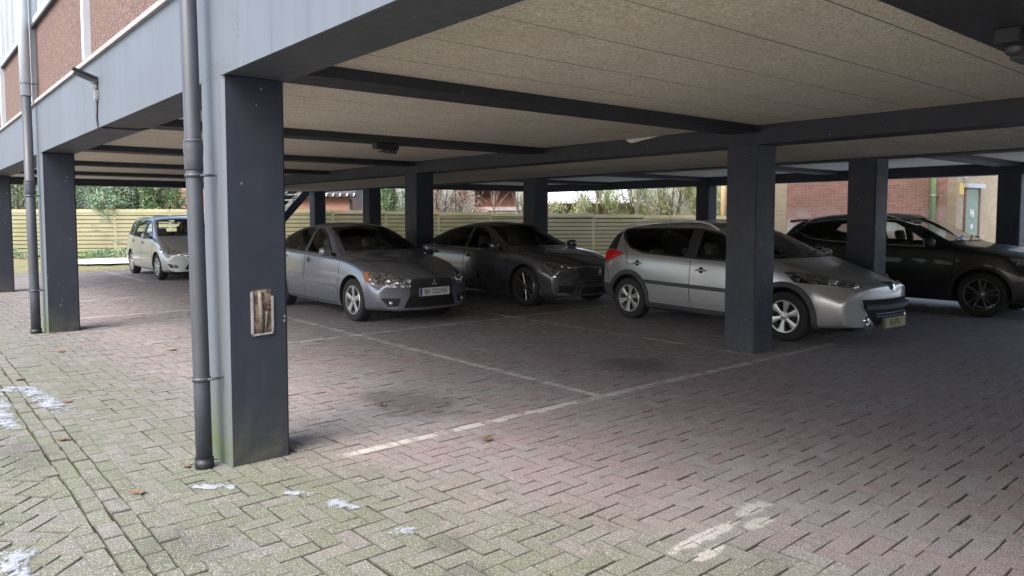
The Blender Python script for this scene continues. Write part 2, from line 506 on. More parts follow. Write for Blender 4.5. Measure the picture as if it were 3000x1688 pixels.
def build_car(name, spec, loc, rz, label, group):
    S = spec; car = Car(S); root = empty(name, loc, rz)
    tag(root, label, 'car', group)
    pm = S['paint']
    me0 = car.body_mesh(pm)
    o = bpy.data.objects.new('tmpbody', me0); COL.objects.link(o)
    m = o.modifiers.new('s', 'SUBSURF'); m.levels = 2; m.render_levels = 2
    base = eval_mesh(o); sk = Skin(base)
    o.modifiers.clear(); o.data = base
    cutters = []
    wb = S['wb']; rad = S['rad']
    # wheel wells
    for xx in (0, -wb):
        for sg in (-1, 1):
            ww = car.w(xx)
            b = MB(); ar = S.get('arch', rad + .045)
            b.lathe([(ar, -.2), (ar, .2)], origin=(xx, sg * (ww - .08), rad + .01), axis='y', n=40, smooth=False)
            n = 40; b.f.append(tuple(range(n - 1, -1, -1))); b.f.append(tuple(range(n, 2 * n))); b.m += [0, 0]; b.sm += [False, False]
            cutters.append(to_obj('c', b.v, b.f, MT['well']))
    vs, fs = car.cavity_mesh(); cutters.append(to_obj('c', vs, fs, MT['interior']))
    for win in S['side_windows']:
        P = win['poly']
        for sg in (-1, 1):
            q = [(x, sg * .95, z) for x, z in P]
            vs, fs = prism_dir(q, (0, -sg, 0), -.3, .55)
            cutters.append(to_obj('c', vs, fs, MT['blackp']))
    q = [(S['wsx'] - .35, y, z) for y, z in S['windscreen']]
    vs, fs = prism_dir(q, (1, 0, 0), 0, 3); cutters.append(to_obj('c', vs, fs, MT['blackp']))
    q = [(S['rwx'] + .2, y, z) for y, z in S['rear_window']]
    vs, fs = prism_dir(q, (-1, 0, 0), 0, 3); cutters.append(to_obj('c', vs, fs, MT['blackp']))
    for c in cutters:
        md = o.modifiers.new('b', 'BOOLEAN'); md.operation = 'DIFFERENCE'; md.object = c; md.solver = 'EXACT'
        try: md.material_mode = 'TRANSFER'
        except Exception: pass
    me = eval_mesh(o)
    for c in cutters: bpy.data.objects.remove(c)
    bpy.data.objects.remove(o)
    me.set_sharp_from_angle(angle=R(38))
    me.name = 'body'; body = link('body', me, root)
    # --- helpers for parts
    def put(nm, vf, mat, parent=root, smooth=True, sharp=40):
        vs, fs = vf
        if not vs: return None
        b = MB(); b.add(vs, fs, 0, smooth); return b.build(nm, mat, parent, sharp=sharp)
    def side(poly2, sg): return [Vector((x, sg * 1.0, z)) for x, z in poly2]
    def both(nm, poly2, mat, **k):
        out = []
        for sg in (-1, 1): out.append(put(nm, sk.patch(side(poly2, sg), (0, -sg, 0), **k), mat))
        return out
    if S.get('arch_trim'):
        mt, wd_, th_ = S['arch_trim']
        for xx in (0, -wb):
            for sg in (-1, 1):
                ar = rad + .045 + wd_ * .45
                pts = [Vector((xx + ar * math.cos(t), sg, max(.2, rad + .01 + ar * math.sin(t)))) for t in [R(-22) + R(224) * i / 30 for i in range(31)]]
                put('wheel_arch_trim', sk.ribbon(pts, (0, -sg, 0), width=wd_, off=.008, thick=th_), MT[mt])
    # glass
    for win in S['side_windows']:
        for sg in (-1, 1):
            P = side(win['poly'], sg)
            c = sum(P, Vector()) / len(P)
            big = [c + (p - c) * 1.03 for p in P]
            put('side_window', sk.patch(big, (0, -sg, 0), off=.002, thick=.0035, res=.09), MT[win.get('mat', 'glass')])
            fr = put('window_frame', sk.ribbon(big, (0, -sg, 0), width=.03, off=.004, closed=True), MT['blackp'])
    if S.get('chrome_line'):
        for sg in (-1, 1): put('window_trim', sk.ribbon(side(S['chrome_line'], sg), (0, -sg, 0), width=.02, off=.006), MT['chrome'])
    P = [Vector((2, y, z)) for y, z in S['windscreen']]; c = sum(P, Vector()) / len(P)
    big = [c + (p - c) * 1.02 for p in P]
    put('windscreen', sk.patch(big, (-1, 0, 0), off=.002, thick=.0035, res=.1), MT['screen'])
    put('windscreen_seal', sk.ribbon(big, (-1, 0, 0), width=.035, off=.004, closed=True), MT['blackp'])
    P = [Vector((-6, y, z)) for y, z in S['rear_window']]; c = sum(P, Vector()) / len(P)
    big = [c + (p - c) * 1.03 for p in P]
    put('rear_window', sk.patch(big, (1, 0, 0), off=.002, thick=.0035, res=.1), MT['glass'])
    # panel gaps
    for pts in S['gaps']:
        for sg in (-1, 1): put('panel_gap', sk.ribbon(side(pts, sg), (0, -sg, 0), width=.011, off=.0012), MT['gap'])
    for pts in S.get('topgaps', []):
        for sg in (-1, 1): put('panel_gap', sk.ribbon([Vector((x, sg * y, 3)) for x, y in pts], (0, 0, -1), width=.010, off=.0012), MT['gap'])
    # side mouldings, arches
    for nm, pts, wd, mat, th in S.get('side_strips', []):
        for sg in (-1, 1): put(nm, sk.ribbon(side(pts, sg), (0, -sg, 0), width=wd, off=.004, thick=th), MT.get(mat, pm) if isinstance(mat, str) else mat)
    for nm, poly, mat, k in S.get('side_patches', []):
        both(nm, poly, MT[mat] if mat != 'paint' else pm, **k)
    # patches given as 3D points with a ray direction (right side), mirrored
    for nm, poly, d, mat, k in S.get('patches', []):
        k = dict(k); mir = k.pop('mirror', True)
        for sg in ((1, -1) if mir else (1,)):
            P = [Vector((x, y * sg, z)) for x, y, z in poly]; D = (d[0], d[1] * sg, d[2])
            put(nm, sk.patch(P, D, **k), MT[mat] if mat != 'paint' else pm)
    for nm, pts, d, wd, mat, th in S.get('ribbons', []):
        for sg in (1, -1):
            P = [Vector((x, y * sg, z)) for x, y, z in pts]; D = (d[0], d[1] * sg, d[2])
            put(nm, sk.ribbon(P, D, width=wd, off=.003, thick=th), MT[mat] if mat != 'paint' else pm)
            if all(abs(p[1]) < 1e-6 for p in pts): break
    # front bars across (y list at given z)
    for nm, z, y0, wd, mat, th in S.get('bars', []):
        pts = [Vector((2, y0 * (i / 8 - 1), z)) for i in range(17)]
        put(nm, sk.ribbon(pts, (-1, 0, 0), width=wd, off=.006, thick=th), MT[mat] if mat != 'paint' else pm)
    # lamp bulbs / lenses : discs on the surface
    for nm, p, d, r, mat in S.get('discs', []):
        for sg in (1, -1):
            D = Vector((d[0], d[1] * sg, d[2])).normalized(); loc, nor = sk.hit(Vector((p[0], p[1] * sg, p[2])), D)
            q = Vector((0, 0, 1)).rotation_difference(-D).to_matrix().to_4x4(); M = Matrix.Translation(loc - D * .004) @ q
            b = MB(); b.lathe([(r, -.02), (r, .006), (r * .88, .012), (r * .82, .004), (r * .7, .002), (r * .45, .012), (.001, .016)], n=24)
            b.v = [M @ Vector(v) for v in b.v]; b.build(nm, MT[mat], root, sharp=50)
    # door handles
    for x, z in S['handles']:
        for sg in (-1, 1):
            loc, nor = sk.hit(Vector((x, sg, z)), Vector((0, -sg, 0)))
            b = MB(); L = .085
            b.tube([loc + Vector((-L, sg * .004, 0)), loc + Vector((-L * .8, sg * .028, .002)), loc + Vector((L * .8, sg * .028, .004)), loc + Vector((L, sg * .004, .004))], [.008, .012, .012, .008], 8)
            b.lathe([(.001, .004), (.042, .004), (.046, -.01)], n=20)
            nv = 21 * 0 + 60
            k = len(b.v) - 60
            # turn the recess cup to face outward
            for i in range(k, len(b.v)):
                v = b.v[i]; b.v[i] = (loc.x + v[0], loc.y + sg * v[2], loc.z + v[1])
            hm = MT[S.get('handle_mat', 'chrome')] if S.get('handle_mat') else pm
            hob = b.build('door_handle', [hm, MT['gap']], root)
            n_cup = 40
            idx = [0] * len(hob.data.polygons)
            for i in range(len(idx) - n_cup, len(idx)): idx[i] = 1
            if S.get('handle_cup', True): hob.data.polygons.foreach_set('material_index', idx)
    # mirrors
    for sg in (-1, 1):
        x, z = S['mirror']; loc, nor = sk.hit(Vector((x, sg, z)), Vector((0, -sg, 0)))
        y0 = loc.y + sg * .05; y1 = loc.y + sg * .24
        mo = rounded('mirror', x - .05, x + .08, min(y0, y1), max(y0, y1), z, z + .15, .055, S.get('mirror_mat', pm), root)
        b = MB(); b.tube([loc - Vector((0, sg * .02, -.02)), Vector((x + .01, y0 + sg * .03, z + .04))], [.03, .022], 8)
        b.build('mirror_arm', MT['blackp'], mo)
        b = MB(); b.box(x - .056, x - .05, min(y0, y1) + .02, max(y0, y1) - .02, z + .025, z + .125); b.build('mirror_glass', MT['chrome'], mo)
    # underbody
    b = MB(); b.box(-wb - .45, .45, -.6, .6, car.zb(-1) - .02, .4); b.build('underbody', MT['well'], root)
    # wheels
    st = S['wheel']; wd = S.get('tw', .205)
    for xx in (0, -wb):
        for sg in (-1, 1):
            make_wheel(root, xx, sg * (car.w(xx) - .025 - wd / 2), rad, wd, S['rimr'], st, S.get('steer', 0) if xx == 0 else 0)
    # cabin
    sx = S.get('seatx', -1.35); sz = S.get('seatz', .30)
    for sg in (-1, 1):
        b = MB()
        se = rounded('seat', sx - .05, sx + .5, sg * .37 - .25, sg * .37 + .25, sz, sz + .2, .06, MT['seat'], root)
        bk = rounded('backrest', -.07, .07, -.24, .24, 0, .58, .055, MT['seat'], se)
        bk.location = (sx - .02, sg * .37, sz + .12); bk.rotation_euler = (0, R(-20), 0)
        hr = rounded('headrest', -.05, .05, -.13, .13, .62, .80, .045, MT['seat'], se)
        hr.location = bk.location; hr.rotation_euler = (0, R(-17), 0)
    rx = sx - .95
    rs = rounded('rear_seat', rx - .1, rx + .4, -.6, .6, sz, sz + .2, .06, MT['seat'], root)
    rb = rounded('backrest', -.07, .07, -.6, .6, 0, .50, .055, MT['seat'], rs); rb.location = (rx - .05, 0, sz + .12); rb.rotation_euler = (0, R(-24), 0)
    for y in (-.38, .38):
        hr = rounded('headrest', -.045, .045, -.13, .13, .52, .68, .04, MT['seat'], rs); hr.location = (rx - .05, y, sz + .12); hr.rotation_euler = (0, R(-22), 0)
    dx = S['dashx']; dz = S['dashz']
    rounded('dashboard', dx - .38, dx + .1, -.66, .66, dz - .35, dz, .07, MT['interior'], root)
    b = MB(); c0 = Vector((dx - .52, .36, dz - .02)); ax = Vector((-.9, 0, .45)).normalized(); u = Vector((0, 1, 0)); v_ = ax.cross(u).normalized()
    ring = [c0 + (u * math.cos(t) + v_ * math.sin(t)) * .185 for t in [2 * PI * i / 24 for i in range(25)]]
    b.tube(ring, .016, 8, caps=False)
    b.tube([c0 + u * .18, c0 - ax * .04, c0 - u * .18], .014, 6); b.tube([c0 - ax * .04, c0 - ax * .30], .03, 8)
    b.build('steering_wheel', MT['interior'], root)
    # rear-view mirror
    rounded('cabin_mirror', S['wsx'] - .02, S['wsx'] + .015, -.12, .12, S['mirz'], S['mirz'] + .07, .012, MT['interior'], root)
    # roof rails
    for r_ in S.get('rails', []):
        x0, x1, y, h = r_
        for sg in (-1, 1):
            pts = []
            for i in range(13):
                t = i / 12; x = x0 + (x1 - x0) * t
                loc, nor = sk.hit(Vector((x, sg * y, 3)), Vector((0, 0, -1)))
                pts.append(loc + Vector((0, 0, h * min(1, min(t, 1 - t) * 9) - .004)))
            b = MB(); b.tube(pts, .017, 8); b.build('roof_rail', MT[S.get('rail_mat', 'chrome')], root)
    if S.get('aerial'):
        x, L, tilt = S['aerial']; loc, nor = sk.hit(Vector((x, 0, 3)), Vector((0, 0, -1)))
        b = MB(); b.tube([loc, loc + Vector((-tilt, 0, L))], [.004, .002], 6); b.tube([loc - Vector((0, 0, .01)), loc + Vector((-.01, 0, .03))], [.022, .008], 8); b.build('aerial', MT['blackp'], root)
    if S.get('spoiler'):
        x0, x1, y, z = S['spoiler']; b = MB()
        b.add([(x1, -y, z), (x1, y, z), (x0, y * .9, z + .02), (x0, -y * .9, z + .02), (x1, -y, z - .05), (x1, y, z - .05), (x0, y * .9, z), (x0, -y * .9, z)],
              [(0, 1, 2, 3), (7, 6, 5, 4), (0, 3, 7, 4), (1, 5, 6, 2), (3, 2, 6, 7), (0, 4, 5, 1)]); b.build('spoiler', pm, root, bevel=.008)
    # wipers
    for y0, y1 in ((-.55, -.02), (.0, .5)):
        p = []
        for i in range(7):
            t = i / 6; y = y0 + (y1 - y0) * t; z = S['windscreen'][0][1] + .012 + .05 * t
            loc, nor = sk.hit(Vector((3, y, z)), Vector((-1, 0, 0))); p.append(loc + nor * .014)
        b = MB(); b.tube(p, .009, 6); b.build('wiper', MT['blackp'], root)
    # number plates
    pl = S.get('plate')
    if pl:
        txt, z, tilt, style = pl[:4]
        loc, nor = sk.hit(Vector((3, 0, z)), Vector((-1, 0, 0)))
        x = loc.x + (pl[4] if len(pl) > 4 else .03)
        b = MB(); b.cbox(-.265, .265, -.058, .058, -.004, .0, .006)
        M = Matrix.Translation((x, 0, z)) @ Matrix.Rotation(R(90), 4, 'Z') @ Matrix.Rotation(R(90), 4, 'X')
        p_ = MB(); p_.add([M @ Vector(v) for v in b.v], b.f); po = p_.build('number_plate', MT['white' if style == 'ua' else 'yellow'], root)
        b = MB(); b.box(-.28, .28, -.072, .072, -.03, -.005); p_ = MB(); p_.add([M @ Vector(v) for v in b.v], b.f); p_.build('plate_holder', MT['blackp'], po)
        b = MB(); b.box(-.262, -.222, -.055, .055, 0, .0012); p_ = MB(); p_.add([M @ Vector(v) for v in b.v], b.f); p_.build('plate_band', MT['blue'], po)
        text_mesh(txt, .105, 'plate_lettering', MT['ink'], po, M @ Matrix.Translation((.022, 0, .001)), sx=.78 if style == 'ua' else .8)
    em = S.get('emblem')
    if em:
        kind, z, size = em[:3]
        loc, nor = sk.hit(Vector((3, 0, z)), Vector((-1, 0, 0)))
        nor = Vector((nor.x, 0, nor.z)).normalized(); up = Vector((0, 1, 0)).cross(nor).normalized()
        if up.z < 0: up = -up
        rt = Vector((0, 1, 0)); o_ = loc + nor * .012
        b = MB()
        def plate2(poly, th=.008):
            k = len(poly); vs = [o_ + rt * a * size + up * c_ * size for a, c_ in poly] + [o_ + rt * a * size + up * c_ * size + nor * th for a, c_ in poly]
            b.add(vs, [tuple(range(k)), tuple(range(2 * k - 1, k - 1, -1))] + [(i, (i + 1) % k, k + (i + 1) % k, k + i) for i in range(k)])
        if kind == 'tri':
            for k in range(3):
                a = R(90 + 120 * k); u_ = (math.cos(a), math.sin(a)); w_ = (-u_[1] * .29, u_[0] * .29)
                plate2([(0, 0), (u_[0] * .5 + w_[0], u_[1] * .5 + w_[1]), (u_[0], u_[1]), (u_[0] * .5 - w_[0], u_[1] * .5 - w_[1])])
        elif kind == 'lion':
            sh = [(-.1, -1), (.12, -.95), (.05, -.5), (.35, -.85), (.5, -.6), (.28, -.2), (.6, -.1), (.85, -.35), (.9, 0), (.45, .25), (.75, .45), (.5, .6), (.2, .35), (.3, .8), (-.1, 1), (-.5, .8), (-.25, .55), (-.6, .45), (-.15, .1), (-.55, -.15), (-.75, -.5), (-.45, -.55), (-.2, -.25)]
            plate2(sh)
        elif kind == 'ring':
            k = 24; vs = []
            for r_ in (1, .8):
                for i in range(k):
                    a = 2 * PI * i / k; vs.append(o_ + rt * math.cos(a) * size * r_ * (1 if r_ == 1 else 1) + up * math.sin(a) * size * r_ + nor * .008)
            b.add(vs, [(i, (i + 1) % k, k + (i + 1) % k, k + i) for i in range(k)]); plate2([(-1.15, -.16), (1.15, -.16), (1.15, .16), (-1.15, .16)], .01)
        elif kind == 'diamond':
            plate2([(0, -1), (.62, 0), (0, 1), (-.62, 0)])
        elif kind == 'bolt':
            k = 24; vs = []
            for r_ in (1, .8):
                for i in range(k):
                    a = 2 * PI * i / k; vs.append(o_ + rt * math.cos(a) * size * r_ + up * math.sin(a) * size * r_ + nor * .008)
            b.add(vs, [(i, (i + 1) % k, k + (i + 1) % k, k + i) for i in range(k)]); plate2([(-1.3, -.05), (.1, .2), (.1, -.02), (1.3, .05), (-.1, -.2), (-.1, .02)], .01)
        b.build('emblem', MT['chrome'], root)
    return root

# ------------------------------------------------------------------ the five cars (x forward from the front axle, y left, z up)
def stations(L): return sorted(L)
LANCER = dict(wb=2.635, fo=.93, ro=1.0, rad=.325, rimr=.215, tw=.215, zw=.60, kf=.34, rf=.35, zf=.52,
    st=[-3.64, -3.60, -3.45, -3.15, -2.8, -2.5, -2.15, -1.8, -1.4, -1.15, -.95, -.7, -.42, -.25, 0, .3, .6, .8, .89, .93],
    w=[(-3.64, .74), (-3.45, .80), (-3, .85), (-2.2, .875), (-.5, .88), (.3, .875), (.6, .86), (.8, .84), (.93, .80)],
    zb=[(-3.64, .36), (-3.5, .27), (-3, .2), (-2, .17), (0, .17), (.7, .19), (.93, .22)],
    zs=[(-3.64, .90), (-3.4, 1.0), (-3.1, 1.03), (-2.4, 1.01), (-1.2, .965), (-.4, .93), (0, .88), (.35, .80), (.7, .70), (.93, .60)],
    ws=[(-3.64, .70), (-3.2, .79), (-2.4, .82), (-.4, .835), (.3, .815), (.7, .77), (.93, .70)],
    yr=[(-3.64, .60), (-3.3, .66), (-3.05, .65), (-2.5, .58), (-1.8, .595), (-1.2, .61), (-.7, .69), (-.42, .74), (0, .70), (.6, .62), (.93, .52)],
    zr=[(-3.64, .98), (-3.3, 1.05), (-3.05, 1.08), (-2.8, 1.22), (-2.45, 1.35), (-1.9, 1.415), (-1.3, 1.39), (-1.0, 1.28), (-.7, 1.13), (-.42, .985), (0, .93), (.4, .84), (.75, .73), (.93, .64)],
    zt=[(-3.64, 1.02), (-3.3, 1.09), (-3.12, 1.11), (-2.8, 1.27), (-2.45, 1.41), (-1.8, 1.49), (-1.35, 1.47), (-1.1, 1.42), (-.7, 1.20), (-.36, 1.015), (0, .975), (.4, .895), (.75, .785), (.93, .68)],
    cav=(-3.25, -.30), wsx=-1.25, rwx=-2.55,
    windscreen=[(-.66, 1.045), (.66, 1.045), (.50, 1.385), (0, 1.41), (-.50, 1.385)],
    rear_window=[(-.55, 1.16), (.55, 1.16), (.46, 1.36), (-.46, 1.36)],
    side_windows=[dict(poly=[(-1.56, 1.0), (-.72, .985), (-1.16, 1.27), (-1.38, 1.355), (-1.56, 1.37)]), dict(poly=[(-2.56, 1.035), (-1.66, 1.005), (-1.66, 1.375), (-2.0, 1.37), (-2.30, 1.315), (-2.60, 1.2)])],
    gaps=[[(-.38, .90), (-.40, .60), (-.45, .26)], [(-1.60, .985), (-1.60, .5), (-1.58, .24)], [(-2.72, 1.04), (-2.62, .9), (-2.5, .75), (-2.28, .55), (-2.2, .26)], [(-2.2, .245), (-.45, .245)], [(.36, .60), (.46, .655), (.62, .665)]],
    topgaps=[[(-.30, .72), (.1, .68), (.5, .61), (.80, .52)]],
    side_strips=[('door_moulding', [(-2.3, .52), (-.50, .495)], .035, 'paintx', .008)],
    patches=[('headlight', [(.40, -.84, .765), (.48, -.83, .60), (.72, -.68, .55), (.92, -.42, .55), (.90, -.40, .655), (.66, -.70, .745)], (-.75, .66, 0), 'lamp', dict(off=.008, thick=.02, res=.03)),
             ('indicator', [(.34, -.86, .755), (.40, -.84, .61), (.48, -.83, .60), (.44, -.84, .762)], (-.66, .75, 0), 'amber', dict(off=.011, thick=.02, res=.03)),
             ('grille', [(1, -.40, .665), (1, .40, .665), (1, .37, .44), (1, -.37, .44)], (-1, 0, 0), 'blackp', dict(off=.004, thick=.01, mirror=False)),
             ('lower_grille', [(1, -.37, .44), (1, .37, .44), (1, .46, .25), (1, -.46, .25)], (-1, 0, 0), 'well', dict(off=.004, thick=.01, mirror=False)),
             ('fog_lamp_pocket', [(.8, -.84, .40), (.8, -.50, .39), (.8, -.54, .28), (.8, -.70, .265)], (-.85, .5, 0), 'blackp', dict(off=.005, thick=.01, res=.04)),
             ('tail_light', [(-3.3, -.8, .98), (-3.6, -.6, .98), (-3.6, -.5, .82), (-3.4, -.8, .78)], (.7, .7, 0), 'red', dict(off=.006, thick=.02, res=.04))],
    discs=[('fog_lamp', (.9, -.64, .325), (-1, .15, 0), .045, 'lens'), ('headlamp_lens', (.8, -.66, .635), (-.9, .4, 0), .058, 'lens'), ('headlamp_lens', (.8, -.53, .61), (-.95, .3, 0), .05, 'lens')],
    bars=[('bumper_lip', .225, .62, .03, 'paint', .006)],
    handles=[(-1.46, .86), (-2.42, .90)], mirror=(-.62, .955), dashx=-.60, dashz=.97, mirz=1.33,
    aerial=(-2.55, .16, .10), emblem=('tri', .60, .055), plate=('BH 1521HX', .475, 0, 'ua', .035),
    wheel=dict(n=5, kind='single', w0=.05, w1=.085, a0=.3))
TALISMAN = dict(wb=2.81, fo=.95, ro=1.08, rad=.345, rimr=.25, tw=.235, zw=.62, kf=.32, rf=.30, zf=.55,
    st=[-3.89, -3.85, -3.65, -3.35, -3.0, -2.65, -2.3, -1.9, -1.5, -1.2, -1.0, -.75, -.46, -.3, 0, .3, .6, .82, .92, .95],
    w=[(-3.89, .80), (-3.6, .87), (-3, .915), (-2, .93), (-.5, .93), (.3, .93), (.6, .915), (.82, .89), (.95, .86)],
    zb=[(-3.89, .36), (-3.6, .25), (-3, .19), (0, .17), (.7, .18), (.95, .21)],
    zs=[(-3.89, .88), (-3.5, .98), (-3.0, 1.0), (-1.2, .96), (-.4, .93), (0, .90), (.4, .84), (.75, .75), (.95, .66)],
    ws=[(-3.89, .74), (-3.3, .83), (-2.4, .86), (-.4, .875), (.3, .865), (.7, .82), (.95, .76)],
    yr=[(-3.89, .62), (-3.5, .70), (-3.2, .66), (-2.6, .60), (-1.8, .61), (-1.25, .63), (-.75, .72), (-.46, .77), (0, .75), (.6, .68), (.95, .60)],
    zr=[(-3.89, .97), (-3.6, 1.02), (-3.35, 1.05), (-3.0, 1.17), (-2.6, 1.29), (-2.0, 1.375), (-1.45, 1.36), (-1.1, 1.25), (-.75, 1.10), (-.46, .985), (0, .945), (.4, .88), (.75, .79), (.95, .71)],
    zt=[(-3.89, 1.0), (-3.6, 1.06), (-3.42, 1.08), (-3.0, 1.23), (-2.6, 1.36), (-1.95, 1.45), (-1.45, 1.435), (-1.2, 1.38), (-.75, 1.155), (-.40, 1.01), (0, .98), (.4, .92), (.75, .835), (.95, .74)],
    cav=(-3.5, -.34), wsx=-1.32, rwx=-2.75,
    windscreen=[(-.70, 1.04), (.70, 1.04), (.53, 1.345), (0, 1.37), (-.53, 1.345)], rear_window=[(-.58, 1.14), (.58, 1.14), (.48, 1.31), (-.48, 1.31)],
    side_windows=[dict(poly=[(-1.68, .985), (-.78, .975), (-1.24, 1.23), (-1.46, 1.315), (-1.68, 1.33)], mat='privacy'), dict(poly=[(-3.0, 1.06), (-2.7, 1.01), (-1.78, .99), (-1.78, 1.335), (-2.15, 1.32), (-2.6, 1.23)], mat='privacy')],
    chrome_line=[(-3.08, 1.075), (-2.7, .985), (-1.7, .965), (-.72, .955)],
    gaps=[[(-.40, .90), (-.44, .60), (-.50, .27)], [(-1.73, .97), (-1.73, .5), (-1.70, .24)], [(-2.95, 1.02), (-2.75, .8), (-2.42, .55), (-2.36, .26)], [(-2.36, .25), (-.5, .25)]],
    topgaps=[[(-.34, .76), (.1, .74), (.5, .69), (.84, .61)]],
    side_strips=[('door_moulding', [(-2.36, .29), (-.55, .29)], .014, 'chrome', .003)],
    patches=[('headlight', [(.45, -.90, .80), (.55, -.88, .68), (.80, -.68, .645), (.95, -.42, .67), (.95, -.42, .71), (.75, -.74, .76)], (-.75, .66, 0), 'lampdark', dict(off=.008, thick=.02, res=.03)),
             ('grille', [(1, -.46, .68), (1, .46, .68), (1, .36, .50), (1, .30, .42), (1, -.30, .42), (1, -.36, .50)], (-1, 0, 0), 'blackp', dict(off=.004, thick=.01, mirror=False)),
             ('lower_grille', [(1, -.33, .36), (1, .33, .36), (1, .38, .25), (1, -.38, .25)], (-1, 0, 0), 'well', dict(off=.004, thick=.01, mirror=False)),
             ('bumper_vent', [(.8, -.78, .40), (.8, -.46, .38), (.8, -.52, .28), (.8, -.82, .285)], (-.85, .5, 0), 'well', dict(off=.005, thick=.01, res=.04)),
             ('tail_light', [(-3.5, -.85, .95), (-3.85, -.6, .92), (-3.85, -.5, .80), (-3.6, -.85, .80)], (.7, .7, 0), 'red', dict(off=.006, thick=.02, res=.04))],
    ribbons=[('daytime_light', [(.50, -.89, .77), (.58, -.87, .66), (.66, -.82, .56), (.76, -.72, .51), (.88, -.55, .495)], (-.75, .66, 0), .022, 'chrome', .006),
             ('lamp_brow', [(.45, -.90, .79), (.70, -.76, .755), (.93, -.45, .705)], (-.75, .66, 0), .014, 'chrome', .006),
             ('vent_trim', [(.9, -.44, .385), (.9, -.50, .285)], (-.85, .5, 0), .028, 'chrome', .006),
             ('bumper_lip', [(.8, -.86, .262), (.9, -.5, .255), (.95, -.2, .25), (.95, 0, .25)], (-.9, .4, 0), .02, 'chrome', .005),
             ('hood_crease', [(-.2, -.42, 2), (.3, -.36, 2), (.75, -.26, 2)], (0, 0, -1), .03, 'paint', .004)],
    bars=[('grille_bar', .645, .40, .01, 'chrome', .004), ('grille_bar', .60, .38, .01, 'chrome', .004), ('grille_bar', .555, .35, .01, 'chrome', .004), ('grille_bar', .51, .33, .01, 'chrome', .004), ('grille_bar', .465, .30, .01, 'chrome', .004)],
    discs=[('headlamp_lens', (.8, -.72, .715), (-.85, .5, 0), .04, 'lens'), ('headlamp_lens', (.8, -.60, .705), (-.9, .4, 0), .036, 'lens')],
    handles=[(-1.58, .83), (-2.68, .86)], handle_cup=True, mirror=(-.70, .96), dashx=-.62, dashz=.965, mirz=1.30,
    emblem=('diamond', .60, .09), plate=None, seatx=-1.5,
    wheel=dict(n=5, kind='double', w0=.018, w1=.026, split=.075, a0=.2, mat=MT['rimd']))
